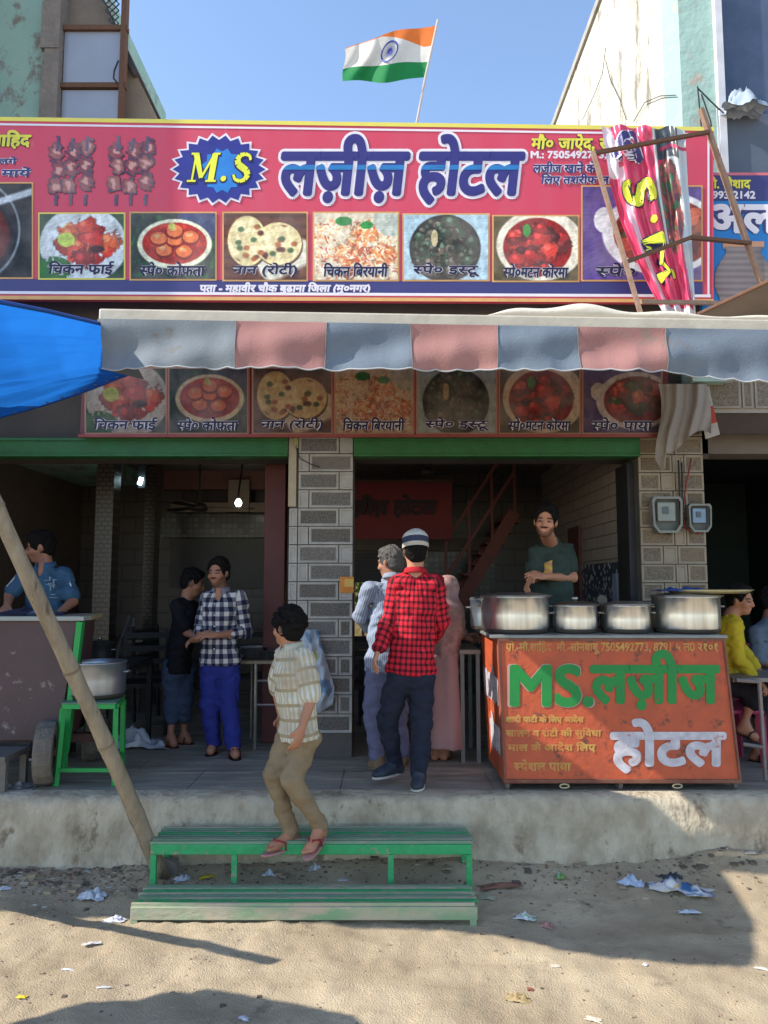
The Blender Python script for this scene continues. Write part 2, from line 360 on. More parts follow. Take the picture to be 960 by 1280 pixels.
slab = M('slate_floor', (.34, .31, .25), .65, c2=(.19, .175, .145), ns=5, amt=.95, bump=.35, bs=18, stain=(.45, .40, .31), ss=2.6, sth=.56, stretch=(.45, 2.6, 1), spec=.35)
b = MB(); y = 5.0; ri = 0
while y < 10.4:
    d = .55; x = -5.2 + (ri % 2) * .5
    while x < 5.2:
        wdt = .98
        b.box(x + .004, x + wdt, y + .003, y + d - .003, .40, FL + random.uniform(-.0015, .0015)); x += wdt + .004
    y += d; ri += 1
b.box(-5.3, 5.4, 5.0, 10.5, .39, .444)
b.build('floor', slab, kind='structure')
MB().box(-8, 8, 4.99, 12.6, .0, .388).build('terrain', conc, kind='structure')

# ------------------------------------------------------------------ the eatery building
YF = 5.9
plaster = M('plaster', (.36, .32, .27), .85, c2=(.25, .21, .17), ns=4, bump=.3, bs=30)
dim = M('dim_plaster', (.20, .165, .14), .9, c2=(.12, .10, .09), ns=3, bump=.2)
tframe = M('tile_frame', (.40, .385, .36), .6, c2=(.22, .21, .20), ns=9, bump=.2)
tcore = M('tile_core', (.25, .24, .225), .8, c2=(.10, .095, .09), ns=110, amt=1.0, bump=1.0, bs=90)
tframe2 = M('tile_frame_tan', (.33, .27, .20), .6, c2=(.23, .185, .13), ns=9, bump=.2)
tcore2 = M('tile_core_tan', (.27, .22, .165), .8, c2=(.16, .125, .09), ns=60, amt=1.0, bump=.9, bs=90)
for nm_, c_, d_ in (('tile_core', (.21, .195, .175), (.085, .075, .068)), ('tile_core_tan', (.235, .185, .13), (.13, .095, .065))):
    M(nm_ + '_v1', c_, .85, c2=d_, ns=90, amt=1.0, bump=1.0, bs=80, stain=(.10, .08, .065), ss=9, sth=.62); M(nm_ + '_v2', tuple(x * 1.3 for x in c_), .8, c2=tuple(x * 1.4 for x in d_), ns=120, amt=.9, bump=1.0, bs=95)
green = M('green_paint', (.022, .145, .04), .5, c2=(.02, .075, .03), ns=8, bump=.15, stain=(.10, .11, .07), ss=7, sth=.66)
grout = M('grout', (.11, .10, .09), .9)
shade_dark = M('shade_dark_wall', (.085, .07, .062), .9, c2=(.05, .042, .04), ns=3, bump=.3)  # wall tone darkened to stand in for shade under tarp and awning
build = thing('eatery_building', 'single storey eatery with two wide open shop fronts and tiled pillars', 'building', (0, YF, 0))
def tile(x0, x1, z0, z1, yf, m1, m2, parent, core=True):
    b = MB(); f = .013; dy = .017 + random.uniform(-.002, .002); g = .004
    x0 += g; x1 -= g; z0 += g; z1 -= g
    o = [(x0, z0), (x1, z0), (x1, z1), (x0, z1)]; i = [(x0 + f, z0 + f), (x1 - f, z0 + f), (x1 - f, z1 - f), (x0 + f, z1 - f)]
    e = .006; i2 = [(x0 + f + e, z0 + f + e), (x1 - f - e, z0 + f + e), (x1 - f - e, z1 - f - e), (x0 + f + e, z1 - f - e)]
    V = [(x, yf, z) for x, z in o] + [(x, yf - dy, z) for x, z in o] + [(x, yf - dy, z) for x, z in i] + [(x, yf - dy + .007, z) for x, z in i2]
    fs = []; ms = []
    for k in range(4):
        l = (k + 1) % 4; fs += [(k, l, 4 + l, 4 + k), (4 + k, 4 + l, 8 + l, 8 + k), (8 + k, 8 + l, 12 + l, 12 + k)]
    b.add(V, fs, 0); b.add(V[12:16], [(0, 1, 2, 3)], 1 if core else 0)
    v_ = random.choice((0, 0, 1, 2)); m2 = _M.get(m2.name + '_v%d' % v_, m2); return b.build('tile', [m1, m2], parent)
def xpx(px, Y=YF): return (px - 480) / F * (P(px, 750, Y) - O).length / ray(px, 750).length
XL0, XL1 = P(360, 750, YF).x, P(441, 750, YF).x
XR0, XR1 = P(802, 750, YF).x, P(885, 750, YF).x
ZT = P(400, 545, YF).z
pil = MB().box(XL0 + .004, XL1 - .003, YF, YF + .42, FL, ZT + .5).build('pillar', grout, build, bevel=.004, label='left grey tiled pillar between the two shop fronts')
row = (ZT - FL) / 17.3
z = ZT; k = 0
W = XL1 - XL0
while z - row > FL - .02:
    z0 = max(z - row, FL)
    if k % 2 == 0: cuts = [.0, .14, .78, 1.0]
    else: cuts = [.0, .14, .31, 1.0]
    for i in range(3):
        if i == 0 and z > 1.85 + .5: continue
        tile(XL0 + cuts[i] * W, XL0 + cuts[i + 1] * W, z0, z, YF, tframe, tcore, pil, core=(cuts[i + 1] - cuts[i] > .3 or k > 9))
    z -= row; k += 1
    if k > 15: break
MB().box(XL0 - .005, XL0 + .055, YF - .021, YF, 2.36, ZT).build('plaster_strip', M('strip', (.42, .36, .26), .8, c2=(.30, .26, .19)), pil)
pil2 = MB().box(XR0 + .004, XR1 - .003, YF, YF + .42, FL, ZT + .6).build('pillar', grout, build, bevel=.004, label='right tan tiled pillar carrying the electricity meters')
z = ZT + .42; k = 0; W = XR1 - XR0
while z - row > FL - .02:
    cuts = [[0, .52, .70, 1.0], [0, .34, .56, 1.0]][k % 2]
    for i in range(3): tile(XR0 + cuts[i] * W, XR0 + cuts[i + 1] * W, max(z - row, FL), z, YF, tframe2, tcore2, pil2, core=i != 1)
    z -= row; k += 1
# green roller-shutter housings over the openings
def gbeam(p0, p1, nm, mat=green):
    a = P(p0, 571, YF - .02); c = P(p1, 571, YF - .02); zt = P(p0, 546, YF - .02).z
    b = MB().box(a.x, c.x, YF - .03, YF + .10, a.z, zt - .012).box(a.x, c.x, YF - .045, YF - .03, zt - .034, zt - .012).box(a.x, c.x, YF - .045, YF - .03, a.z, a.z + .02)
    return b.build(nm, mat, build, bevel=.003)
gbeam(442, 800, 'beam'); gbeam(-120, 360, 'beam')
MB().box(-3.9, 2.6, YF + .12, YF + .40, ZT - .16, 4.0).build('wall', shade_dark, build)
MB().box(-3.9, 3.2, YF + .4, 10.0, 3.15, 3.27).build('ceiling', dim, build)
MB().box(-3.9, 3.2, YF - .2, 10.0, 3.9, 4.0).build('roof', plaster, build)
MB().box(-3.95, -3.83, YF, 9.9, FL, 3.9).build('wall', M('lefttiles', (.13, .09, .07), .5, c2=(.07, .05, .04), ns=20), build)
YB = 9.6
brickdark = Mtile('back_tiles', (.07, .052, .045), (.06, .045, .04), (.035, .028, .025), .30, .20, .012, .5, .35)
lat = Mtile('lattice_tiles', (.14, .13, .12), (.03, .03, .032), (.04, .04, .04), .07, .07, .010, .0, .3)
# back wall with an opening on to the yard
oa = P(443, 800, YB); ob = P(492, 728, YB)
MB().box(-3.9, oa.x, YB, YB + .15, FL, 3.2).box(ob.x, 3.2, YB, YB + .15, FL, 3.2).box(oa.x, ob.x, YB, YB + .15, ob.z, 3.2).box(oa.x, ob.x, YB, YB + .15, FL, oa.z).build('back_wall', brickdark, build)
a = P(441, 688, YB - .1); c = P(640, 672, YB - .1)
MB().box(a.x, 1.4, YB - .12, YB, a.z, c.z).build('ledge', M('ledge', (.20, .165, .14), .7), build)
a = P(441, 730, YB - .05); c = P(640, 690, YB - .05)
MB().box(ob.x + .15, 1.4, YB - .03, YB, P(500, 800, YB).z, c.z).build('lattice_panel', lat, build)
a = P(441, 728, YB - .06)
sh = MB()
for i in range(9): sh.box(P(441, 700, YB).x - .1, ob.x + .05, YB - .05, YB - .035, a.z + i * .042, a.z + i * .042 + .034)
sh.build('shutter', M('shutter', (.05, .04, .045), .5), build)
# right hand interior wall: cream tiles above, blue and white mosaic below
RW = XR0 + .02
MB().box(RW, RW + .12, YF + .42, YB, 1.95, 3.15).build('side_wall', Mtile('cream_tiles', (.44, .37, .31), (.38, .31, .26), (.17, .13, .11), .42, .11, .006, .5, .35, yz=True), build)
def mosaic(name):
    m = bpy.data.materials.new(name); m.use_nodes = True; t = m.node_tree; b = t.nodes['Principled BSDF']; L = t.links.new
    tc = t.nodes.new('ShaderNodeTexCoord'); ck = t.nodes.new('ShaderNodeTexVoronoi'); ck.inputs['Scale'].default_value = 17; L(tc.outputs['Object'], ck.inputs['Vector'])
    r = t.nodes.new('ShaderNodeValToRGB'); L(ck.outputs['Distance'], r.inputs[0]); r.color_ramp.elements[0].color = (.48, .50, .52, 1); r.color_ramp.elements[0].position = .28; r.color_ramp.elements[1].color = (.03, .045, .08, 1); r.color_ramp.elements[1].position = .42
    L(r.outputs[0], b.inputs['Base Color']); b.inputs['Roughness'].default_value = .3; return m
mos = mosaic('mosaic')
MB().box(RW - .006, RW + .12, YF + .42, YB, FL, 1.95).build('side_wall', mos, build)
MB().box(RW - .07, RW + .004, YF + .10, YF + .40, FL, ZT - .2).build('shutter_guide', M('darksteel', (.045, .045, .05), .5, metal=.3), build)
MB().box(RW - .045, RW + .004, YF + .55, YF + .66, 1.15, 1.85).build('switch_board', M('paleblue', (.28, .34, .42), .6), build)
MB().box(RW - .035, RW + .003, 7.7, 8.15, FL, 2.35).build('door', M('browndoor', (.16, .06, .05), .5), build)
# divider between the two rooms is an open line with tiled posts
for px0, px1, Y in ((117, 139, 7.6), (179, 192, 8.6)):
    a = P(px0, 700, Y); c = P(px1, 700, Y)
    MB().box(a.x, c.x, Y, Y + .2, FL, 3.15).build('post', Mtile('post_tiles%d' % px0, (.10, .075, .06), (.08, .06, .05), (.03, .025, .02), .07, .045, .008, .5, .3), build)
a = P(332, 700, 6.55); c = P(358, 700, 6.55)
MB().box(a.x, c.x, 6.45, 6.62, FL, ZT - .1).build('post', M('maroon', (.13, .028, .028), .5, c2=(.08, .02, .02)), build, bevel=.006)
a = P(240, 600, 9.2)
# loft panel, plain panel and beam in the left room
MB().box(P(205, 600, 9.3).x, P(334, 600, 9.3).x, 9.28, 9.4, P(300, 612, 9.3).z, P(300, 560, 9.3).z).build('loft_panel', M('loft', (.20, .085, .065), .6), build)
MB().box(P(286, 600, 9.2).x, P(312, 600, 9.2).x, 9.18, 9.3, P(300, 640, 9.2).z, P(300, 600, 9.2).z).build('loft_post', M('loftpost', (.24, .19, .14), .7), build)
MB().box(P(215, 600, 9.25).x, P(334, 600, 9.25).x, 9.22, 9.34, P(300, 640, 9.2).z, P(300, 628, 9.2).z).build('beam', M('loftpost', (.24, .19, .14), .7), build)
MB().box(P(205, 600, 9.5).x, P(334, 600, 9.5).x, 9.45, 9.55, P(300, 672, 9.5).z, P(300, 640, 9.5).z).build('lattice_panel', lat, build)
MB().box(P(215, 600, 9.5).x, P(334, 600, 9.5).x, 9.50, 9.56, P(300, 735, 9.5).z, P(300, 674, 9.5).z).build('panel', M('greypanel', (.045, .04, .037), .4), build)
# first wall behind the big board and the roof parapet
MB().box(-3.9, 2.6, YF - .25, YF - .05, 3.62, 4.35).build('parapet', shade_dark, build)
# staircase on the right of the back room
stair = thing('staircase', 'red steel staircase rising at the back of the right hand room', 'staircase', P(600, 760, 8.4))
red = M('red_steel', (.22, .06, .045), .6, c2=(.13, .045, .035))
p0, p1 = P(558, 760, 8.6), P(643, 640, 8.6)
for dy in (0, .6):
    MB().bar(p0 + Vector((0, dy, -.2)), p1 + Vector((0, dy, 0)), .05, .14).build('stringer', red, stair)
for i in range(9):
    q = p0.lerp(p1, (i + .5) / 9); MB().box(q.x - .11, q.x + .11, q.y, q.y + .6, q.z - .06, q.z - .035).build('step', red, stair)
for off in (.45, .85): MB().bar(p0 + Vector((0, -.02, off - .1)), p1 + Vector((0, -.02, off)), .035).build('handrail', red, stair)
for i in (0, 3, 6, 9):
    q = p0.lerp(p1, i / 9); MB().bar(q + Vector((0, -.02, -.05)), q + Vector((0, -.02, .85)), .03).build('post', red, stair)
# the yard behind the opening
yw = MB().box(-3, 3, 12.3, 12.5, .2, 3.2).build('yard_wall', M('yellow_wall', (.50, .41, .20), .9, c2=(.26, .20, .09), ns=12, bump=.5), None)
info(yw, 'yellow plastered yard wall seen through the back opening', 'wall')
bushes = thing('yard_shrub', 'bright green shrub in the yard seen through the back opening', 'shrub', P(455, 760, 11.6))
b = MB(); cb_ = P(452, 738, 11.6)
for i in range(420):
    c = cb_ + Vector((random.gauss(0, .16), random.gauss(0, .12), random.gauss(-.02, .16))); a = Vector((random.gauss(0, 1), random.gauss(0, 1), random.gauss(0, 1))).normalized() * .05; e = a.cross(Vector((random.random(), random.random(), 1))).normalized() * .022
    b.add([c - a, c + e, c + a, c - e], [(0, 1, 2, 3)])
b.build('foliage', M('leaf', (.13, .26, .03), .6, c2=(.06, .14, .02), ns=9, transl=.3), bushes, kind='stuff')
MB().tube([cb_ + Vector((0, 0, -1.6)), cb_ + Vector((.03, 0, -.8)), cb_], [.03, .025, .01]).build('stem', M('bark', (.12, .08, .05), .9), bushes)

# ------------------------------------------------------------------ neighbours
# left neighbour: pale green wall, raw column, sheet metal gate, trellis, sloping stair wall
lb = thing('left_neighbour_building', 'pale green plastered upper storey with sheet metal gate above the board', 'building', (-3, 6.4, 0))
YL = 6.4
mint = M('mint_plaster', (.30, .44, .37), .9, c2=(.22, .35, .31), ns=3, bump=.4, bs=14, stain=(.20, .18, .15), ss=5, sth=.53, stretch=(1, 1, .7))
xa = P(58, 60, YL).x; xb = P(77, 60, YL).x; xc = P(158, 60, YL).x
ztop = P(50, -160, YL).z; zb = P(50, 240, YL).z
MB().box(-9, xa, YL, 10, 3.0, ztop).build('wall', mint, lb)
b = MB()
for i in range(14):
    t0 = i / 14; z0 = zb + (ztop - zb) * t0; z1 = zb + (ztop - zb) * (t0 + 1 / 14); j = random.uniform(-.03, .03)
    b.box(xa - .02 + j, xb, YL - .05 + j * .3, YL + .3, z0, z1)
b.build('column', M('raw_cement', (.26, .22, .19), .95, c2=(.16, .14, .13), ns=9, bump=1, bs=22), lb)
sheet = M('sheet_metal', (.34, .36, .42), .45, metal=.2, c2=(.27, .29, .35), ns=3, stain=(.18, .10, .06), ss=4, sth=.7)
rust = M('rust', (.16, .075, .04), .85, c2=(.09, .06, .05), ns=14, bump=.4)
z1 = P(100, 34, YL).z; z2 = P(100, 106, YL).z; z3 = P(100, 160, YL).z
MB().box(xb + .01, xc - .05, YL + .03, YL + .05, z2, z1).build('gate_panel', sheet, lb)
MB().box(xb + .01, xc - .05, YL + .03, YL + .05, z3, z2 - .03).build('gate_panel', sheet, lb)
for zz in (z1, z2): MB().box(xb, xc, YL, YL + .06, zz - .02, zz + .025).build('rail', rust, lb)
MB().box(xc - .055, xc - .01, YL - .01, YL + .07, z3, ztop - .4).build('gate_post', rust, lb)
b = MB(); x0 = P(122, 0, YL).x; x1 = xc - .06; zt = ztop - .5; s = .062
k = -40
while k < 60:
    for sg in (1, -1):
        pts = []
        for zq in np.arange(z1 + .03, zt, s / 2):
            xq = x0 + k * s + sg * (zq - z1)
            if x0 + max(0, (z1 + .35 - zq)) * .35 <= xq <= x1: pts.append((xq, zq))
        if len(pts) > 1: b.bar((pts[0][0], YL + .03, pts[0][1]), (pts[-1][0], YL + .03, pts[-1][1]), .008)
    k += 1
b.build('trellis', M('dark_wire', (.05, .055, .07), .6), lb)
pa = [P(76, -10, YL + .1), P(125, -10, YL + .1), P(143, 32, YL + .1), P(76, 32, YL + .1)]
MB().prism(pa, (0, .1, 0)).build('stair_wall', M('stairwall', (.22, .175, .14), .9, c2=(.13, .11, .10), ns=6, bump=.4), lb)
q = [P(154, 58, YL + .2), P(193, 142, YL + .2), P(193, 170, YL + .2), P(154, 170, YL + .2)]
MB().prism(q, (0, 1.2, 0)).build('stair_slope', M('tanwall', (.30, .235, .17), .9, c2=(.22, .17, .13), ns=5, bump=.3), lb)
MB().bar(P(154, 56, YL + .8), P(196, 146, YL + .8), .05, 1.3, up=(0, 1, 0)).build('coping', M('coping', (.10, .09, .09), .9), lb)
c = [P(148, 76, YL - .02), P(143, 88, YL - .04), P(142, 98, YL - .04), P(147, 104, YL - .02)]
MB().tube(c, .008, 6).build('handle', M('blacksteel', (.03, .03, .03), .5), lb)
# unseen house block off to the left, placed to shade the board's left end
nb = thing('shading_house', 'tall plain cement house out of view placed to shade the pink board', 'building', (-6, 6, 0))
MB().box(-9.5, -4.05, 4.83, 6.38, 0, 8.6).build('wall', M('shading_house_cement', (.36, .33, .29), .9, c2=(.28, .25, .22), ns=2, bump=.3), nb)
MB().box(-9.6, -4.05, 4.83, 6.38, 8.6, 8.75).build('roof', plaster, nb)
# right neighbour
rb = thing('right_neighbour_building', 'tall cream walled building with a blue glazed front and green edge', 'building', (3, 5.65, 0))
XW = 2.36; YR = 5.68
cream = M('cream_wall', (.60, .565, .46), .9, c2=(.50, .46, .37), ns=2.5, bump=.35, bs=12, stain=(.24, .22, .185), ss=3.4, sth=.545, stretch=(1, 1.3, .45))
zr = PXX(752, 0, XW).z
MB().box(XW, 7.5, YR + .3, 15, 3.5, zr).build('wall', cream, rb); MB().box(4.65, 7.5, YR + .3, 15, 0, 3.49).build('wall', cream, rb); MB().box(3.25, 4.64, 9.52, 15, 0, 3.49).build('wall', cream, rb)
MB().box(XW - .03, 7.5, YR + .3, 15.05, zr, zr + .09).build('coping', M('cope2', (.38, .35, .30), .9, c2=(.2, .18, .16), ns=6), rb)
xg = P(868, 100, YR).x; xh = P(897, 100, YR).x
jade = M('jade_plaster', (.36, .52, .46), .85, c2=(.26, .40, .37), ns=5, bump=.4, bs=18, stain=(.42, .38, .32), ss=5, sth=.57)
MB().box(XW - .004, xh - .02, YR, YR + .35, 3.3, zr).build('corner_column', jade, rb)
MB().box(xh - .02, xh + .035, YR - .05, YR + .05, 3.3, zr).build('window_frame', M('white_frame', (.62, .62, .66), .5), rb)
glass = M('tinted_glass', (.085, .11, .18), .25, c2=(.045, .065, .12), ns=2.5, amt=.9, spec=.5)
MB().box(xh + .035, 7.4, YR + .03, YR + .06, P(930, 142, YR).z, zr).build('window_pane', glass, rb)
MB().box(xh + .035, 7.4, YR - .005, YR + .06, P(930, 216, YR).z, P(930, 143, YR).z).build('lower_panel', M('slate_panel', (.10, .115, .15), .4, c2=(.075, .09, .12)), rb)
MB().box(XR1 + .004, 5.2, YF + .12, YF + .4, 2.8, 4.4).build('wall', dim, rb)
# strip of tan tiles over the neighbour's doorway
lint = MB().box(XR1 + .004, 4.2, YF - .1, YF + .1, P(920, 516, YF - .1).z, P(920, 455, YF - .1).z).build('lintel', plaster, rb)
z0, z1 = P(920, 516, YF - .1).z, P(920, 484, YF - .1).z; x = XR1 + .01
for i in range(12):
    wd = .26 if i % 2 == 0 else .09
    tile(x, x + wd, z0 + .03, z1 + .06, YF - .1, tframe2, tcore2, lint); x += wd + .008
MB().box(XR1 + .01, 4.2, YF - .09, YF - .07, P(920, 545, YF).z, z0).build('shutter_box', M('dkbrown', (.07, .045, .03), .8, c2=(.04, .03, .025)), rb)
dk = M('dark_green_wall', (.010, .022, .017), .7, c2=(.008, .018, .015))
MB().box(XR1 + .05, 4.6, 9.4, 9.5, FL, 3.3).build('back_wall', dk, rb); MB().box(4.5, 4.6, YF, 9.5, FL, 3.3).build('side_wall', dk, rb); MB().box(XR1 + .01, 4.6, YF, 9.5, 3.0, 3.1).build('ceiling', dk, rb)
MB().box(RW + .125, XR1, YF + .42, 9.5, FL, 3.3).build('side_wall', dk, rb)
# ================================================================== SIGNS
A0 = P(-60, 144.0, 5.36); B0 = P(892, 158.5, 5.50); C0 = P(892, 377, 5.50)
bn = (B0 - A0).cross(C0 - B0).normalized()
if bn.y > 0: bn = -bn
def BP(px, py, d=0.0): return PL(px, py, A0, bn) + bn * d
board = thing('main_signboard', 'long pink and navy banner board with food pictures above the awning', 'signboard', BP(400, 375))
vinyl = M('pink_vinyl', (.62, .052, .095), .42, c2=(.60, .085, .13), ns=2, amt=.5, spec=.5, stain=(.70, .22, .28), ss=2.6, sth=.68, stretch=(3, 1, .5))
navy = M('navy_vinyl', (.04, .035, .15), .38, c2=(.055, .048, .18), ns=3, spec=.5)
yel = M('yellow_print', (.78, .66, .10), .45, c2=(.66, .58, .16), ns=6)
whi = M('white_print', (.80, .74, .78), .45, c2=(.70, .62, .68), ns=6)
dgold = M('gold_line', (.75, .40, .14), .45)
def top(x): return 146.5 + (x + 60) * (158.5 - 145) / 952.0
def bot(x): return 373.5 + (x + 60) * (378 - 373.5) / 952.0
def quad(b, x0, y0, x1, y1, d, fn, mi=0):
    return b.add([fn(x0, y1, d), fn(x1, y1, d), fn(x1, y0, d), fn(x0, y0, d)], [(0, 1, 2, 3)], mi)
def strip(b, x0, x1, fa, fb, d, fn, n=8, mi=0):
    for i in range(n):
        a = x0 + (x1 - x0) * i / n; c = x0 + (x1 - x0) * (i + 1) / n
        b.add([fn(a, fb(a), d), fn(c, fb(c), d), fn(c, fa(c), d), fn(a, fa(a), d)], [(0, 1, 2, 3)], mi)
    return b
p = [BP(-60, top(-60)), BP(892, top(892)), BP(892, bot(892)), BP(-60, bot(-60))]
MB().prism([q for q in p], tuple(-bn * .05)).build('backing', vinyl, board)
strip(MB(), -60, 892, lambda x: top(x) - 1, lambda x: top(x) + 4, .003, BP).build('border', yel, board)
strip(MB(), -60, 888, lambda x: top(x) + 7, lambda x: top(x) + 9.5, .003, BP).build('border', whi, board)
strip(MB(), -60, 892, lambda x: bot(x) - 4, lambda x: bot(x) + .5, .003, BP).build('border', dgold, board)
strip(MB(), -60, 888, lambda x: bot(x) - 9.5, lambda x: bot(x) - 6, .006, BP).build('border', whi, board)
strip(MB(), -60, 878, lambda x: bot(x) - 25, lambda x: bot(x) - 9, .003, BP).build('navy_band', navy, board)
MB().add([BP(884, top(884) + 8, .004), BP(886.5, top(886) + 8, .004), BP(886.5, bot(884) - 7, .004), BP(884, bot(884) - 7, .004)], [(0, 3, 2, 1)]).build('border', whi, board)
# food pictures
def picture(kind, x0, y0, x1, y1, fn, parent, frame, cap=None, capbox=None, seed=1, d0=0.0, capmat=None, shade_dim=1.0):
    b = MB(); quad(b, x0 - 2, y0 - 2, x1 + 2, y1 + 2, .005 + d0, fn)
    f = b.build('picture_frame', frame, parent)
    img = food(kind, W=max(60, int(x1 - x0)), H=max(48, int(y1 - y0)), seed=seed) * (shade_dim if shade_dim == 1 else np.array([shade_dim, shade_dim * .74, shade_dim * .58]))  # lower board's print is darkened and tanned as painted awning shade
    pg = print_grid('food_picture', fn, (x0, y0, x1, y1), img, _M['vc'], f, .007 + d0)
    if cap:
        lettering(cap, capbox, fn, whi, f, bold=1.15, layer=.008 + d0, shear=.12, copies=8, name='caption')
        lettering(cap, capbox, fn, capmat or navyt, f, bold=.55, layer=.0105 + d0, shear=.12, copies=6, name='caption')
navyt = M('navy_text', (.02, .018, .06), .5)
pics = [(0, -55, 230, 40, 347, None), (1, 50, 268, 155, 348, 'िचकन फ्राई'), (2, 164, 267, 269, 349, 'स्पे० कोफता'), (3, 280, 267, 383, 350, 'नान (रोटी)'), (4, 393, 267, 497, 350, 'िचकन िबरयानी'), (5, 505, 269, 610, 350, 'स्पे० इस्टू'), (6, 617, 271, 722, 351, 'स्पे०मटन कोरमा'), (7, 728, 234, 876, 350, 'स्पे० पाया')]
for kd, x0, y0, x1, y1, cp in pics:
    cb = None
    if cp: wd = min(.78, .085 * len(cp)); cx = (x0 + x1) / 2; cb = (cx - (x1 - x0) * wd / 2, y1 - 21, cx + (x1 - x0) * wd / 2, y1 - 3)
    picture(kd, x0, y0, x1, y1, BP, board, dgold if kd != 1 else yel, cp, cb)
# starburst with M.S
def burst(cx, cy, rx, ry, n, k): return [(cx + (rx if i % 2 == 0 else rx * k) * math.cos(i * math.pi / n), cy + (ry if i % 2 == 0 else ry * k) * math.sin(i * math.pi / n)) for i in range(2 * n)]
def flat(poly, d, fn, name, mat, parent, c=None):
    cx = sum(p[0] for p in poly) / len(poly); cy = sum(p[1] for p in poly) / len(poly); b = MB()
    n = len(poly); b.add([fn(cx, cy, d)] + [fn(x, y, d) for x, y in poly], [(0, 1 + (i + 1) % n, 1 + i) for i in range(n)]); return b.build(name, mat, parent)
blue1 = M('royal_print', (.03, .035, .26), .4); blue2 = M('azure_print', (.03, .22, .62), .4)
flat(burst(274, 212, 62, 46, 22, .86), .004, BP, 'starburst', whi, board); flat(burst(274, 212, 58, 42.5, 22, .86), .006, BP, 'starburst', blue1, board)
flat([(278 + 22 * math.cos(a / 12 * math.pi) * (1 + .2 * (a % 2)), 214 + 24 * math.sin(a / 12 * math.pi) * (1 + .2 * (a % 2))) for a in range(24)], .0072, BP, 'starburst_centre', blue2, board)
def ms_letters(fn, d, mat, parent, ox=0, oy=0, s=1.0, grow=0.0):
    # serif italic M, point and S built from strokes
    b = MB(); sh = .18
    def pt(x, y): return (ox + (x - y * sh) * s, oy + y * s)
    def st(x0, y0, x1, y1, w0, w1=None):
        w1 = w1 or w0; w0 += grow; w1 += grow; dx, dy = x1 - x0, y1 - y0; L_ = math.hypot(dx, dy); nx_, ny_ = -dy / L_ / 2, dx / L_ / 2; gx, gy = dx / L_ * grow / 2, dy / L_ * grow / 2
        q = [(x0 + nx_ * w0 - gx, y0 + ny_ * w0 - gy), (x1 + nx_ * w1 + gx, y1 + ny_ * w1 + gy), (x1 - nx_ * w1 + gx, y1 - ny_ * w1 + gy), (x0 - nx_ * w0 - gx, y0 - ny_ * w0 - gy)]
        b.add([fn(*pt(*v), d + .00012 * (len(b.f) % 9)) for v in q], [(0, 1, 2, 3)])
    st(6, 0, 6, 34, 2.5); st(6, 0, 17, 30, 7, 5); st(17, 30, 29, 0, 3); st(29.5, 0, 29.5, 34, 7.5); st(0, 34, 11, 34, 2.4); st(23, 34, 36, 34, 2.4); st(0, 0, 9, 0, 2.4); st(27, 0, 36, 0, 2.4)
    for k in range(8):
        a = k / 8 * 6.283; a2 = (k + 1) / 8 * 6.283; b.add([fn(*pt(45, 31), d), fn(*pt(45 + (3.6 + grow / 2) * math.cos(a), 31 + (3.6 + grow / 2) * math.sin(a)), d), fn(*pt(45 + (3.6 + grow / 2) * math.cos(a2), 31 + (3.6 + grow / 2) * math.sin(a2)), d)], [(0, 1, 2)])
    sp = [(75, 8), (73, 2.5), (67, .3), (61, 2), (58.5, 7.5), (60.5, 13), (66, 17), (72, 21), (74.5, 26.5), (72, 32), (66, 34.4), (59.5, 32), (56.5, 26)]
    ws = [2.5, 3, 4, 5.5, 6.5, 7, 7.5, 7, 6.5, 5.5, 4, 3, 2.5]
    for i in range(len(sp) - 1): st(*sp[i], *sp[i + 1], ws[i] + .4, ws[i + 1] + .4)
    return b.build('lettering', mat, parent)
ms_letters(BP, .0078, navyt, board, 240, 194, 1.0, 2.6); ms_letters(BP, .0092, M('lemon_print', (.85, .85, .06), .4), board, 240, 193, 1.0)
# big name in navy with white edge
NM = 'ल\u095bी\u095b होटल'
nb1 = (351, 168, 657, 257)
lettering(NM, (nb1[0] - 3.5, nb1[1] - 3.5, nb1[2] + 3.5, nb1[3] + 3.5), BP, whi, board, bold=6.6, layer=.003, shear=.14, copies=16)
lettering(NM, nb1, BP, M('deep_navy_print', (.035, .03, .17), .4, c2=(.05, .045, .22)), board, bold=3.1, layer=.0062, shear=.14, copies=14)
lettering(NM, nb1, BP, M('cyan_print', (.03, .20, .50), .4), board, bold=3.1, layer=.0082, shear=.14, copies=14, clip=(207, 213))
# the owner lines
gl = M('owner_yellow', (.85, .75, .08), .45)
def outl(s, box, m1, m2, b1, b2, parent=board, sh=.1, fn=BP, L0=.004):
    lettering(s, box, fn, m1, parent, bold=b1, layer=L0, shear=sh, copies=8); lettering(s, box, fn, m2, parent, bold=b2, layer=L0 + .002, shear=sh, copies=6)
outl('मौ० जाऐद, सािजद', (664, 168, 800, 191), navyt, gl, 1.6, .8)
lettering('M.: 7505492773, 9027651', (663, 189, 810, 200), BP, whi, board, bold=.6, layer=.005, copies=6)
outl('लजीज खाने के', (666, 202, 745, 217), whi, navy, 1.4, .5); outl('िलए तशरीफ लायें', (676, 217, 775, 233), whi, navy, 1.4, .5)
outl('मौ० शािहद', (-52, 163, 40, 187), navyt, gl, 2.0, 1.0)
outl('खाना लगे', (-40, 196, 22, 206), whi, navy, 1.3, .5); outl('को मायें', (-30, 209, 40, 222), whi, navy, 1.3, .5)
lettering('पता - महावीर चौक बुढाना िजला (मु०नगर)', (250, 353, 463, 369), BP, whi, board, bold=.7, layer=.006, shear=.15, copies=6)
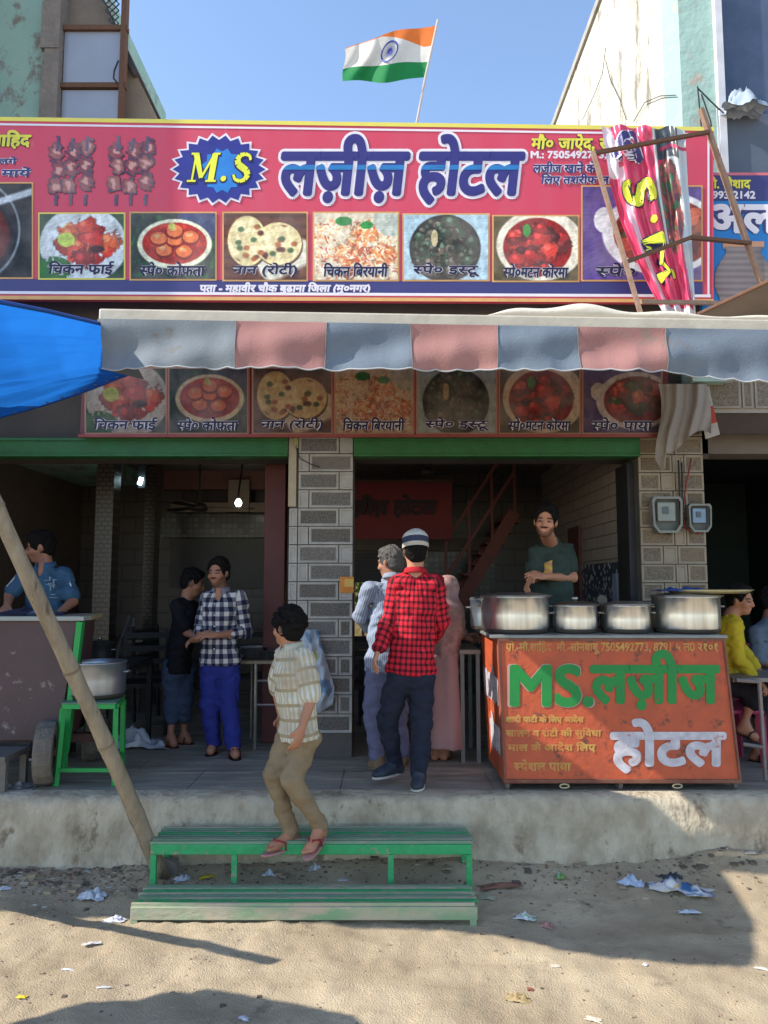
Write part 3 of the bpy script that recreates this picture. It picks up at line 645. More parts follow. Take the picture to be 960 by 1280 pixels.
# two clusters of roast chickens on skewers, printed
rs = np.random.RandomState(5)
for gx in (58, 133):
    Wk, Hk = 62, 92; v, u = np.mgrid[0:Hk, 0:Wk].astype(float); img = np.zeros((Hk, Wk, 3)); mk = np.zeros((Hk, Wk), bool)
    for col in range(3):
        for i in range(3):
            cx = 13 + col * 18 + rs.uniform(-2, 2) + 3 * math.sin(i * 2 + col); cy = 22 + i * 22 + rs.uniform(-3, 3) - col * 1.5
            d = np.hypot((u - cx) / 9.5, (v - cy) / 12) + .28 * vnoise(np.stack([u / 9, v / 9, 0 * u + col + 3 * i], -1), 8)
            mk |= d < 1; c = np.array([(.36, .08, .09), (.30, .06, .08), (.42, .14, .13)][rs.randint(3)]); sel = d < 1
            img[sel] = (c * (1.25 - .75 * d[..., None]) )[sel]; s2 = d < .35; img[s2] = np.array((.62, .32, .28)); s3 = (d > .78) & (d < 1); img[s3] = (.10, .05, .09)
        cx = 13 + col * 18; sk = (np.abs(u - cx - 2 * np.sin(v / 8)) < 2.0) & ((v < 24) | (v > 76)) & (v > 3 + 3 * col % 5); mk |= sk; img[sk] = (.10, .07, .14)
    print_grid('chicken_skewers', BP, (gx, 166, gx + 62, 257), np.clip(img, .01, 1), _M['vc'], board, .004, mask=mk)

# ---- lower board behind the valance, vinyl and pictures darkened to carry the awning's shade
YS = 5.80
def LP(px, py, d=0.0): return P(px, py, YS) + Vector((0, -d, 0))
low = thing('lower_signboard', 'dark red menu board with framed shade-darkened food pictures under the awning', 'signboard', LP(460, 545))
vin2 = M('maroon_vinyl', (.15, .025, .03), .4, c2=(.11, .02, .025))
a0 = LP(100, 546); a1 = LP(838, 546); MB().box(a0.x, a1.x, YS, YS + .04, a0.z, a0.z + .58).build('backing', vin2, low)
rim = M('maroon_rim', (.30, .06, .055), .45)
MB().box(a0.x - .01, a1.x + .01, YS - .02, YS + .01, a0.z - .006, a0.z + .016).build('rim', rim, low)
MB().box(a0.x - .01, a1.x + .01, YS - .02, YS + .01, a0.z + .575, a0.z + .595).build('rim', rim, low)
xs_ = [(1, 108, 207), (2, 212, 309), (3, 317, 414), (4, 419, 516), (5, 522, 620), (6, 625, 724), (7, 729, 826)]
for (kd, x0, x1) in xs_:
    cp = pics[kd][5]; wd = min(.80, .085 * len(cp)); cx = (x0 + x1) / 2
    picture(kd, x0, 461, x1, 541, LP, low, M('frame_tan', (.40, .20, .13), .5), cp, (cx - (x1 - x0) * wd / 2, 522, cx + (x1 - x0) * wd / 2, 539), seed=1, shade_dim=.40)
for i in range(6):
    x = xs_[i][2] + 2.5; MB().add([LP(x - 1, 461, .008), LP(x + 1, 461, .008), LP(x + 1, 541, .008), LP(x - 1, 541, .008)], [(0, 3, 2, 1)]).build('divider', rim, low)

# ---- banner on the back wall inside
YI = 8.35
def IP(px, py, d=0.0): return P(px, py, YI) + Vector((0, -d, 0))
ins = thing('indoor_banner', 'dark red cloth banner hung inside the right hand room', 'banner', IP(500, 672))
b = MB(); b.grid(lambda u, v: IP(430 + 135 * u, 674 - 71 * v) + Vector((0, .02 * math.sin(u * 9) * v, 0)), 24, 8); b.build('cloth', M('inside_red', (.22, .03, .032), .7, c2=(.15, .025, .028)), ins, smooth=True)
lettering(NM, (420, 618, 547, 648), lambda x, y, d=0: IP(x, y, d + .025), M('banner_black', (.03, .012, .02), .6), ins, bold=1.4, shear=.1, copies=8)
MB().bar(IP(428, 602, .02), IP(567, 601, .02), .02).build('rod', _M['rust'], ins)

# ---- neighbour's blue board
YN = 5.60
def NP(px, py, d=0.0): return P(px, py, YN) + Vector((0, -d, 0))
nbd = thing('blue_signboard', 'blue neighbouring shop board with a clay pot picture', 'signboard', NP(930, 380))
a0 = NP(878, 388); a1 = NP(1060, 217)
MB().box(a0.x, a1.x, YN, YN + .05, a0.z, a1.z).build('backing', M('blue_vinyl', (.02, .18, .50), .4, c2=(.03, .26, .62), ns=3), nbd)
b = MB(); quad(b, 879, 219, 1060, 251, .003, NP); b.build('navy_band', navy, nbd)
b = MB(); quad(b, 879, 216, 1060, 219.5, .004, NP); b.build('border', M('pinkline', (.62, .16, .2), .5), nbd)
outl('मौ. नौशाद', (882, 221, 938, 237), navyt, gl, 1.2, .6, nbd, .0, NP); lettering('8993 2142', (883, 239, 944, 249), NP, whi, nbd, bold=.5, layer=.005, copies=6)
outl('अल', (883, 255, 972, 293), navy, whi, 4.0, 2.0, nbd, 0, NP)
W_, H_ = 90, 72; v, u = np.mgrid[0:H_, 0:W_].astype(float); t = v / (H_ - 1); rad = np.where(t < .12, 26, np.where(t < .2, 22, 22 + 14 * np.sin(np.clip((t - .2) / .75, 0, 1) * 2.6))); ang = (u - 40) / rad
mk = np.abs(ang) < 1; cs = np.clip(.5 + .5 * np.cos(ang * 1.2 + .5), 0, 1); img = np.stack([.26 * cs, .20 * cs, .19 * cs], -1) * (1 + .25 * np.sin(t * 60))[..., None] + .02
foodm = t < .09; img[foodm] = (.62, .30, .16)
print_grid('pot_picture', NP, (888, 302, 978, 376), np.clip(img, .01, 1), _M['vc'], nbd, .006, mask=mk)

# ================================================================== FLAG
fl = thing('national_flag', 'tricolour flag with blue wheel flying on a thin pole above the board', 'flag', P(521, 152, 6.6))
YFl = 6.6
MB().tube([P(516, 180, YFl), P(531, 100, YFl), P(547.5, 25, YFl)], .0115, 8).build('pole', M('pole_white', (.50, .46, .44), .5, c2=(.38, .32, .3)), fl)
def flagpt(u, v):      # u from pole outward, v from top down
    tx, ty = 544 - 113 * u, 32 + 30 * u - 6 * math.sin(u * 3.1); bx, by = 533 - 104 * u, 95 + 9 * math.sin(min(u * 3, 1.6)) - 3 * u
    x = tx + (bx - tx) * v; y = ty + (by - ty) * v
    return P(x + 1.5 * math.sin(v * 6), y + 1.2 * math.sin(u * 11 + v * 2), YFl + .07 * math.sin(u * 8 + v * 1.5) * u ** .5 + .05 * math.sin(u * 17 - v * 4) * u)
def vsplit(u, k):      # the upper stripe folds away towards the fly
    a = .38 - .36 * min(1, max(0, (u - .1) / .5)); bq = .70 - .06 * u - .12 * u * (1 - u); return [0, a, bq, 1][k]
for k, (nm, c) in enumerate((('saffron_stripe', (.80, .20, .04)), ('white_stripe', (.72, .70, .66)), ('green_stripe', (.015, .24, .07)))):
    b = MB(); b.grid(lambda u, v: flagpt(u, vsplit(u, k) + (vsplit(u, k + 1) - vsplit(u, k)) * v), 40, 10); b.build(nm, M('flag%d' % k, c, .8, transl=.35, c2=tuple(x * .85 for x in c), ns=20), fl, smooth=True)
def chk(x, y, d):      # wheel in flag space, px about centre
    u = .49 - x / 108; v = .40 + y / 66; q = flagpt(u, v); return q + Vector((0, -.012 - d, 0))
wheel = M('wheel_blue', (.03, .05, .32), .6); b = MB()
for k in range(32):
    a, c = k / 32 * 2 * math.pi, (k + 1) / 32 * 2 * math.pi
    b.add([chk(r_ * 10.5 * math.cos(t), r_ * 14 * math.sin(t), 0) for r_, t in ((1, a), (1, c), (.84, c), (.84, a))], [(0, 1, 2, 3)])
for k in range(24):
    a = k / 24 * 2 * math.pi; ca, sa = math.cos(a), math.sin(a); b.add([chk(1.5 * ca - .35 * sa, 2 * sa + .35 * ca, .001), chk(9.5 * ca, 12.6 * sa, .001), chk(1.5 * ca + .35 * sa, 2 * sa - .35 * ca, .001)], [(0, 1, 2)])
for k in range(12):
    a, c = k / 12 * 2 * math.pi, (k + 1) / 12 * 2 * math.pi; b.add([chk(0, 0, .002), chk(2.4 * math.cos(a), 3.2 * math.sin(a), .002), chk(2.4 * math.cos(c), 3.2 * math.sin(c), .002)], [(0, 1, 2)])
b.build('spoked_wheel', wheel, fl)

# ================================================================== AWNING
YA = 4.0
aw = thing('shop_awning', 'folding awning with grey and pink scalloped valance over the platform', 'awning', P(480, 396, YA))
w0, w1 = P(126, 396, YA), P(1035, 411, YA)
MB().bar(w0, w1, .075, .072).build('front_bar', M('bar_cream', (.50, .45, .36), .5, c2=(.34, .29, .23), ns=7, bump=.1), aw, bevel=.012)
def awx(px): t = (px - 126) / (1035 - 126); return w0.lerp(w1, t)
clg = M('cloth_grey', (.235, .26, .275), .9, c2=(.16, .18, .195), ns=5, stain=(.20, .18, .155), ss=4, sth=.60, bump=.15, bs=90, transl=.12, spec=.15)
clb = M('cloth_blue', (.18, .215, .26), .9, c2=(.125, .15, .185), ns=5, stain=(.19, .18, .17), ss=4, sth=.60, bump=.15, bs=90, transl=.12, spec=.15)
clp = M('cloth_pink', (.39, .20, .18), .9, c2=(.32, .15, .14), ns=5, stain=(.30, .20, .17), ss=4, sth=.60, bump=.15, bs=90, transl=.12, spec=.15)
MB().bar(w0 + Vector((0, -.045, -.045)), w1 + Vector((0, -.045, -.045)), .006, .03).build('hem_strip', M('hem_strip', (.30, .27, .23), .8), aw)
edges = [(132, 298, clg), (298, 410, clp), (410, 513, clb), (513, 620, clp), (620, 718, clb), (718, 827, clp), (827, 1030, clb)]
def valpt(px, v):
    q = awx(px); x = q.x; tp = q.z - .03
    bt = P(px, 464 + 6 * (px - 132) / 900 + (14 if px > 827 else 0) * min(1, (px - 827) / 130 if px > 827 else 0), YA).z
    sc = abs(math.sin((px - 132 + 7 * math.sin(px * .021)) / 31 * math.pi)) * (.011 + .004 * math.sin(px * .05)); ht = tp - bt + sc
    yy = -.036 - .02 - v * .03 + v * (.018 * math.sin(x * 4.1 + 1) + .013 * math.sin(x * 10 + v * 2.0 + 2) + .007 * math.sin(x * 27 + 1)) + .022 * math.sin(x * 5.3 + v * 4.2) * math.sin(v * 2.6)
    return Vector((x + .01 * v * math.sin(x * 7), YA + yy, tp - ht * v))
for a, c, m in edges:
    b = MB(); b.grid(lambda u, v: valpt(a + (c - a) * u, v), int((c - a) / 2.2), 14); b.build('valance_panel', m, aw, smooth=True)
for e_ in edges[1:]:
    q_ = [valpt(e_[0], i / 10) + Vector((0, -.004, 0)) for i in range(11)]; MB().tube(q_, .0028, 5).build('seam', M('seam_thread', (.20, .19, .18), .9), aw)
hm = MB(); hm.tube([valpt(132 + 4.5 * i, 1) + Vector((0, -.002, .003)) for i in range(200)], .0045, 5); hm.build('hem_cord', M('hem_pale', (.42, .42, .42), .9), aw, smooth=True)
b = MB(); e0 = valpt(132, 0); b.grid(lambda u, v: valpt(132, v) + Vector((.16 * u * v, .22 * u, 0)), 10, 12); b.build('valance_return', clg, aw, smooth=True)
roofm = M('awning_top', (.42, .37, .31), .9, c2=(.28, .25, .22), ns=4, bump=.1, transl=.06)
wr0 = awx(166); b = MB(); b.grid(lambda u, v: Vector((wr0.x + (w1.x - wr0.x) * u, YA + .04 + (YF - .30 - YA) * v, w0.z + (w1.z - w0.z) * u + .03 + .32 * v - .05 * math.sin(v * math.pi) * (1 + .3 * math.sin(u * 20)))), 60, 14)
b.build('roof_cloth', roofm, aw, smooth=True)
b = MB(); 
def rollp(u, v):
    px = 600 + 400 * u; q = awx(px); r = (.052 + .012 * math.sin(u * 23)) * math.sin(min(u * 4, 1) * math.pi / 2) * (1 - .5 * u) * (1.15 + .25 * math.sin(u * 6)); an = v * 2 * math.pi
    return Vector((q.x, YA + .06 + .07 * math.cos(an), q.z + .035 + r * (.6 + math.sin(an) * .8)))
b.grid(rollp, 70, 14); b.build('rolled_cloth', M('cream_cloth', (.60, .54, .44), .9, c2=(.48, .42, .35), ns=5, bump=.2), aw, smooth=True)
for px in ():
    q = awx(px); MB().bar(q + Vector((0, .04, -.01)), Vector((q.x + .1, YF - .3, q.z - .02)), .03).build('folding_arm', _M['rust'], aw)

# ================================================================== BLUE TARP
tarp = thing('blue_tarpaulin', 'bright blue tarpaulin stretched over the street beside the awning', 'tarpaulin', P(60, 450, 4.6))
near = [P(168, 463, 4.20), P(141, 440, 4.15), P(135, 407, 4.08), P(60, 389, 3.36), P(-2, 377, 3.04), P(-70, 364, 2.92), Vector((-2.4, 3.05, 2.95)), Vector((-3.05, 3.28, 2.98)), Vector((-4.7, 3.42, 3.0)), Vector((-6.6, 3.6, 3.0))]
far = [P(170, 465, 4.22), P(150, 472, 4.42), P(120, 484, 4.7), P(90, 495, 4.95), P(50, 508, 5.2), P(0, 522, 5.45), P(-70, 540, 5.68), P(-160, 560, 5.75), Vector((-4.4, 5.8, 2.95)), Vector((-6.2, 5.8, 2.95))]
def cr(pts, t):
    n = len(pts) - 1; f = min(max(t * n, 0), n - 1e-6); i = int(f); f -= i
    p0, p1, p2, p3 = pts[max(i - 1, 0)], pts[i], pts[i + 1], pts[min(i + 2, n)]
    return .5 * ((2 * p1) + (p2 - p0) * f + (2 * p0 - 5 * p1 + 4 * p2 - p3) * f * f + (3 * p1 - p0 - 3 * p2 + p3) * f ** 3)
def tarpp(u, v):
    n_ = len(near) - 1; f_ = min(u * n_, n_ - 1e-6); i_ = int(f_); f_ -= i_; a = near[i_].lerp(near[i_ + 1], f_) if i_ < 4 else cr(near, u); c = cr(far, u); q = a.lerp(c, v); s = min(1, u * 3)
    q.z += s * (.01 * math.sin(v * math.pi) + .016 * math.sin(v * 15 + u * 5) + .011 * math.sin(v * 37 - u * 7) + .006 * math.sin(v * 70 + u * 11) + .004 * math.sin(v * 120 - u * 19) + .03 * math.sin(v * 7 + u * 4)) * math.sin(v * math.pi) ** .3 if 0 < v < 1 else 0
    return q
b = MB(); b.grid(tarpp, 130, 60)
for nm_, v_, r_ in (('near_hem', 0, .010), ('far_hem', 1, .008)):
    MB().tube([tarpp(i / 60, v_) for i in range(61)], r_, 6).build(nm_, M('tarp_hem', (.01, .07, .30), .6), tarp, smooth=True)
for i in range(9):
    q_ = tarpp(.12 + .05 * i, .985); MB().lathe(tuple(q_), [(.008, -.003), (.016, 0), (.008, .003)], 10).build('eyelet', M('eyelet', (.45, .44, .42), .4, metal=.7), tarp)
b.build('sheet', M('blue_tarp', (.015, .15, .52), .45, c2=(.012, .12, .44), ns=4, transl=.55, spec=.3), tarp, smooth=True)
# ================================================================== FRAME AND FOLDED BANNER in front of the board
fr = thing('rusty_sign_frame', 'rusty angle iron frame standing out in front of the pink board', 'sign frame', P(803, 397, 5.0))
def rb_(a, c, w_=.028, m=_M['rust'], nm='bar'): return MB().bar(a, c, w_, w_ * .8).build(nm, m, fr)
tanr = M('tan_rust', (.33, .215, .15), .8, c2=(.18, .09, .06), ns=16, bump=.2)
rb_(P(741, 190, 5.0), P(803, 400, 4.95), .034, tanr); rb_(P(740, 192, 5.0), P(886, 165, 5.2), .03); rb_(P(779, 329, 4.98), P(866, 296, 5.1), .03); rb_(P(865, 297, 5.1), P(938, 304, 5.25), .03)
rb_(P(876, 136, 5.2), P(952, 356, 5.28), .036, tanr); rb_(P(802, 377, 5.0), P(905, 379, 5.25), .03, tanr)
bandm = thing('folded_banner', 'crumpled pink flex banner hanging folded behind the iron frame', 'banner', P(830, 395, 5.2))
YC = 5.22
Lf = [(752, 157), (757, 190), (763, 230), (775, 275), (795, 325), (812, 360), (828, 390)]
Rt = [(856, 160), (858, 190), (860, 230), (864, 275), (866, 325), (868, 362), (870, 400)]
def lerpl(l, v): n = len(l) - 1; f = min(v * n, n - 1e-6); i = int(f); f -= i; return (l[i][0] * (1 - f) + l[i + 1][0] * f, l[i][1] * (1 - f) + l[i + 1][1] * f)
def ban(u, v, d=0.0):
    a, c = lerpl(Lf, v), lerpl(Rt, v); x = a[0] + (c[0] - a[0]) * u; y = a[1] + (c[1] - a[1]) * u + 2.5 * math.sin(u * 21)
    am = .020 * (1 - .3 * v); dz = am * math.sin(u * 19 + v * 2.2) + .010 * math.sin(u * 47 - v * 5 + 1) + .012 * math.sin(v * 17 + u * 9)+ .006 * math.sin(v * 41 + u * 19)
    return P(x, y, YC + dz) + Vector((0, -d, 0))
NU, NV = 90, 160; img = np.zeros((NV, NU, 3)); v, u = np.mgrid[0:NV, 0:NU]; u = u / (NU - 1.); v = v / (NV - 1.)
img[:] = (.64, .055, .13)
img[u > .66 + .30 * v] = (.50, .54, .56); img[(u > .60) & (u < .90) & (v < .20)] = (.07, .08, .09)
rm = ((u - .74) / .17) ** 2 + ((v - .42) / .22) ** 2 < 1; img[rm] = (.16, .05, .05); n_ = vnoise(np.stack([u * 7, v * 12, 0 * u], -1), 4); img[rm & (n_ > .1)] = (.3, .08, .06); img[rm & (n_ < -.5)] = (.06, .14, .07)
img[(u > .60) & (u < .63) & (v < .6)] = (.55, .6, .6); img[(u < .10 + .05 * np.sin(v * 9)) & (v < .3)] = (.72, .60, .64); img[(np.abs(u - .14 - .08 * v) < .035) & (v > .25)] = (.75, .45, .52); img[(u > .68) & (v > .12) & (v < .15)] = (.5, .04, .1)
img[(v > .94) ] = (.66, .62, .62)
b = MB(); Vv = np.array([tuple(ban(i / (NU - 1), j / (NV - 1))) for j in range(NV) for i in range(NU)])
a = (np.arange(NV - 1)[:, None] * NU + np.arange(NU - 1)[None]).ravel()
mesh_np('flex_sheet', Vv, np.stack([a, a + NU, a + NU + 1, a + 1], 1), M('flexprint', (1, 1, 1), attr='print', rough=.3, spec=.5), bandm, True, {'print': ('FLOAT_COLOR', img.reshape(-1, 3))})
def bfn(x, y, d=0.0): return ban((x) / 100, (y) / 240, .006 + d)
# letters S . M running down the banner, turned on their side
lettering('S', (12, 72, 58, 108), bfn, navyt, bandm, bold=4, rot=-80, copies=8); lettering('S', (13, 73, 57, 107), bfn, _M['lemon_print'], bandm, bold=2.4, rot=-80, layer=.003, copies=8)
lettering('.', (42, 116, 52, 124), bfn, _M['lemon_print'], bandm, bold=2.0, rot=-80, layer=.003, copies=8)
lettering('M', (18, 132, 64, 196), bfn, navyt, bandm, bold=4, rot=-80, copies=8); lettering('M', (19, 133, 63, 195), bfn, _M['lemon_print'], bandm, bold=2.4, rot=-80, layer=.003, copies=8)
lettering('ज़', (4, 4, 46, 54), bfn, whi, bandm, bold=5, rot=-80, copies=8); lettering('ज़', (5, 5, 45, 53), bfn, navy, bandm, bold=3, rot=-80, layer=.003, copies=8)
# grey cloth and printed scrap hanging on the lower board's right end
gc = thing('grey_hanging_cloth', 'dusty grey cloth hanging from the right end of the lower board', 'cloth', P(855, 575, 5.7))
def gcl(u, v):
    Lx, Rx = 823 + 4 * math.sin(v * 5), 884 + 10 * v * (1 - .55 * v * v); y = 480 + (72 + 24 * (1 - abs(u - .12) * 3 if u < .2 else 0) + 14 * math.sin(u * 5 + .5)) * v
    return P(Lx + (Rx - Lx) * u, y, 5.70 + .02 * math.sin(u * 13 + v * 3) + .012 * math.sin(u * 29 + v * 6))
b = MB(); b.grid(gcl, 40, 34); b.build('sheet', M('dust_cloth', (.30, .265, .235), .9, c2=(.24, .21, .185), ns=6, bump=.3, bs=50), gc, smooth=True)
sc_ = thing('printed_scrap', 'torn red and white printed sheet behind the grey hanging cloth', 'poster', P(885, 550, 5.74))
b = MB(); b.grid(lambda u, v: P(868 + 18 * u + 14 * v, 483 + 66 * v - 6 * u * v, 5.745 + .01 * math.sin(v * 9)), 14, 20, mf=lambda u, v: 1 if ((.35 < v < .75 and u > .45) ) else (2 if v < .33 and .2 < u < .8 and (v * 9 % 1) > .5 else 0))
b.build('sheet', [M('scrap_white', (.45, .40, .33), .8), M('scrap_red', (.42, .05, .03), .7), M('scrap_brown', (.25, .12, .06), .7)], sc_, smooth=True)
# electricity meters and cables on the right pillar
def meter(px0, py0, px1, py1, label, face):
    a, c = P(px0, py1, YF - .02), P(px1, py0, YF - .02); t = thing('electricity_meter', label, 'meter', (a + c) / 2, 'meters on the right pillar')
    cx, cz, hx, hz = (a.x + c.x) / 2, (a.z + c.z) / 2, (c.x - a.x) / 2, (c.z - a.z) / 2
    def hull(s, y): return [(cx + hx * s * x, y, cz + hz * s * z) for x, z in ((-.6, -1), (.6, -1), (.95, -.6), (1, .8), (.85, 1), (-.85, 1), (-1, .8), (-.95, -.6))]
    MB().prism(hull(1, YF - .022), (0, -.02, 0)).build('back_plate', M('meter_grey', (.16, .17, .16), .6), t)
    MB().box(cx - hx * .6, cx + hx * .6, YF - .08, YF - .043, cz - hz * .35, cz + hz * .7).build('meter_body', face, t, bevel=.008)
    MB().box(cx - hx * .28, cx + hx * .1, YF - .088, YF - .081, cz + hz * .05, cz + hz * .45).build('dial_window', M('dial', (.08, .10, .12), .2), t)
    b = MB(); ringp = hull(1.0, YF - .1); ri2 = hull(.86, YF - .1); n = 8
    b.add(ringp + ri2 + hull(1.0, YF - .045), [(i, (i + 1) % n, n + (i + 1) % n, n + i) for i in range(n)] + [(i, 2 * n + i, 2 * n + (i + 1) % n, (i + 1) % n) for i in range(n)])
    b.build('cover_rim', M('meter_clear', (.17, .17, .155), .2, spec=.6), t)
    return t
meter(812, 622, 848, 667, 'larger grey glazed electricity meter on the right pillar', M('meterface1', (.30, .34, .32), .4)); meter(857, 631, 884, 666, 'smaller electricity meter with a blue top on the right pillar', M('meterface2', (.24, .36, .52), .4))
cab = thing('meter_cables', 'tangle of black and red cables running down the right pillar', 'cable', P(855, 640, YF - .05))
blk = M('cable_black', (.02, .02, .02), .6); rdc = M('cable_red', (.28, .04, .03), .6)
for pts, m in (([(852, 578), (853, 610), (852, 640), (850, 660), (835, 668), (820, 660)], blk), ([(864, 574), (858, 605), (853, 640), (856, 660), (872, 667), (882, 664)], rdc), ([(848, 575), (849, 600), (850, 632), (852, 648), (862, 648)], blk), ([(856, 650), (846, 664), (824, 666)], rdc)):
    MB().tube([P(x, y, YF - .05) for x, y in pts], .006, 6).build('cable', m, cab, smooth=True)
wr = thing('pillar_wire', 'thin wire sagging across the top of the left pillar', 'wire', P(385, 575, YF - .04))
MB().tube([P(x, y, YF - .04) for x, y in ((371, 548), (370, 560), (375, 573), (388, 580), (400, 584))], .004, 6).build('strand', blk, wr)
MB().tube([P(370, 548, YF - .03), P(371, 560, YF - .03)], [.02, .012], 8).build('lamp_holder', M('holder', (.34, .34, .14), .6), wr)
st_ = thing('orange_pillar_poster', 'small orange and yellow poster stuck on the left pillar', 'poster', P(433, 731, YF - .03))
b = MB(); b.grid(lambda u, v: P(425 + 17 * u, 741 - 20 * v, YF - .026 - .004 * math.sin(u * 5)), 6, 8, mf=lambda u, v: 1 if .35 < v < .8 and .2 < u < .9 else 0)
b.build('paper', [M('poster_orange', (.62, .22, .03), .6), M('poster_yellow', (.66, .42, .10), .6)], st_)
# wires and rope at the corner of the right building
tw = thing('overhead_wires', 'loose black wires trailing down the cream wall behind the board', 'wire', PXX(790, 100, XW - .02))
for pts in (([(757, 60), (753, 92), (742, 120), (728, 150)]), ([(757, 75), (763, 100), (775, 125), (783, 150)]), ([(792, 152), (806, 128), (825, 120), (845, 119)])):
    MB().tube([PXX(x, y, XW - .02) for x, y in pts], .004, 5).build('strand', blk, tw)
tw2 = thing('corner_wires', 'tangled wires at the green corner column beside the blue board', 'wire', P(880, 150, YR - .05))
for pts in (([(872, 108), (876, 150), (879, 190), (880, 215)]), ([(877, 118), (888, 150), (893, 180), (891, 205), (884, 214)]), ([(872, 110), (890, 128), (905, 142)])):
    MB().tube([P(x, y, YR - .05) for x, y in pts], .006, 5).build('strand', blk, tw2)

def crumple(name, label, cat, c, sx, sy, h, cols, seed, group=None, yaw=0.0, mat=None, n=14):
    """a crumpled sheet or bag lying at c"""
    rs = np.random.RandomState(seed); u, v = np.meshgrid(np.linspace(-1, 1, n), np.linspace(-1, 1, n)); p = np.stack([u * 1.1, v * 1.1, 0 * u + seed], -1)
    r = 1 + .28 * vnoise(p * .8, seed); X = u * sx * r; Y = v * sy * (1 + .25 * vnoise(p * .9, seed + 1)); Z = h * np.clip(.55 + .6 * vnoise(p * 1.3, seed + 2) + .25 * vnoise(p * 3, seed + 3), 0, 1.3) * np.clip(1.25 - np.hypot(u, v), .08, 1)
    cy_, sy_ = math.cos(yaw), math.sin(yaw); Vv = np.stack([c[0] + X * cy_ - Y * sy_, c[1] + X * sy_ + Y * cy_, c[2] + Z], -1).reshape(-1, 3)
    t = thing(name, label, cat, c, group)
    k = np.digitize(vnoise(p * 1.1, seed + 5), np.linspace(-.6, .6, len(cols) - 1)) if len(cols) > 1 else np.zeros_like(u, int)
    img = np.array(cols)[np.clip(k, 0, len(cols) - 1)].reshape(-1, 3)
    a = (np.arange(n - 1)[:, None] * n + np.arange(n - 1)[None]).ravel()
    mesh_np('sheet', Vv, np.stack([a, a + 1, a + n + 1, a + n], 1), mat or M('litterprint', (1, 1, 1), attr='print', rough=.45, spec=.4), t, False, {'print': ('FLOAT_COLOR', img)})
    return t
pb = crumple('plastic_bag', 'crumpled clear plastic bag lying on the ledge behind the tinted glass', 'bag', P(930, 141, YR - .1), .17, .1, .2, [(.40, .45, .50), (.30, .36, .42)], 3, n=18)

# small dark awning of the neighbour at the right edge
na = thing('brown_neighbour_awning', 'brown cloth awning corner of the next shop at the right edge', 'awning', P(950, 380, 4.4))
b = MB(); b.grid(lambda u, v: P(872, 393, 4.66).lerp(P(1080, 296, 3.9), u).lerp(P(872, 395, 4.7).lerp(P(1080, 425, 4.9), u), v) + Vector((0, 0, -.02 * math.sin(v * 3.14))), 20, 12)
b.build('sheet', M('brown_tarp', (.20, .155, .125), .8, c2=(.12, .095, .08), ns=4, transl=.05), na, smooth=True)
MB().tube([P(872, 393, 4.65), P(1080, 296, 3.89)], .012, 6).build('hem_rod', _M['rust'], na)

# ================================================================== BAMBOO POLE
bam = M('bamboo', (.34, .28, .195), .8, c2=(.21, .16, .11), ns=12, amt=.9, bump=.6, bs=34, stain=(.12, .09, .06), ss=8, sth=.56, stretch=(1, 1, .35))
pole = thing('bamboo_pole', 'leaning bamboo pole propping the blue tarpaulin', 'pole', PZ(204, 1096, .04))
p0, p1 = PZ(203, 1098, .03), P(-111, 393, 3.30)
pts = []; rad = []
for i in range(29):
    t = i / 28; q = p0.lerp(p1, t); q = q + Vector((.012 * math.sin(t * 7), 0, .02 * math.sin(t * 3.1))); pts.append(q); rad.append((.047 - .013 * t) * (1.10 if i % 4 == 0 else 1))
MB().tube(pts, rad, 12).build('cane', bam, pole, smooth=True)
for i in (8, 12, 20):
    MB().tube([pts[i] - (pts[i + 1] - pts[i]) * .06, pts[i] + (pts[i + 1] - pts[i]) * .06], rad[i] * 1.06, 12).build('joint', M('bamboo_joint', (.24, .18, .11), .8), pole)
pole2 = thing('shadow_bamboo', 'unseen leaning bamboo stick added to cast a thin shadow', 'pole', (-2.75, 4.5, 0))  # added out of view for the thin shadow line on the sand
MB().tube([Vector((-2.75, 4.57, .03)), Vector((-2.48, 3.94, .80)), Vector((-2.245, 3.36, 1.5))], [.04, .036, .03], 10).build('cane', bam, pole2, smooth=True)
par = thing('shadow_parasol', 'unseen parasol added to cast a shadow on the sand', 'parasol', (-3.0, 2.10, 0))  # out of view, added for the humped shadow at the bottom edge
MB().tube([(-3.0, 2.10, 0), (-3.0, 2.10, 2.25)], .02, 8).build('pole', tanr, par)
b = MB(); b.grid(lambda u, v: Vector((-3.0 + .95 * v * math.cos(u * 6.2832) * (1 - .05 * abs(math.sin(u * 4 * 6.2832))), 2.21 + .80 * v * math.sin(u * 6.2832) * (1 - .05 * abs(math.sin(u * 4 * 6.2832))), 2.25 - .32 * v * v)), 48, 8)
b.build('shadow_canopy', M('shadow_parasol_cloth', (.30, .10, .08), .8), par, smooth=True)

# ================================================================== STEP BENCH
bgreen = M('bench_green', (.035, .36, .12), .55, c2=(.03, .24, .09), ns=12, bump=.3, stain=(.30, .25, .18), ss=14, sth=.57)
slatm = M('slat_dusty', (.15, .30, .18), .7, c2=(.22, .24, .17), ns=10, amt=.8, bump=.3, stain=(.38, .33, .25), ss=4, sth=.56, stretch=(.35, 2, 1))
slatd = M('slat_sandy', (.42, .37, .27), .85, c2=(.16, .34, .16), ns=6, amt=.8, bump=.3, stain=(.46, .38, .27), ss=5, sth=.52, stretch=(.5, 2, 1))
bench = thing('slatted_step_bench', 'green slatted steel step bench against the platform front', 'bench', (-.45, 4.45, 0))
yf, yb = 4.46, 4.76; zt = P(390, 1056, yf).z; x0, x1 = P(188, 1060, yf).x, P(590, 1060, yf).x
b = MB().box(x0, x1, yf, yf + .03, zt - .055, zt).build('front_rail', bgreen, bench, bevel=.004)
MB().box(x0, x1, yb - .03, yb, zt - .05, zt - .001).build('back_rail', bgreen, bench)
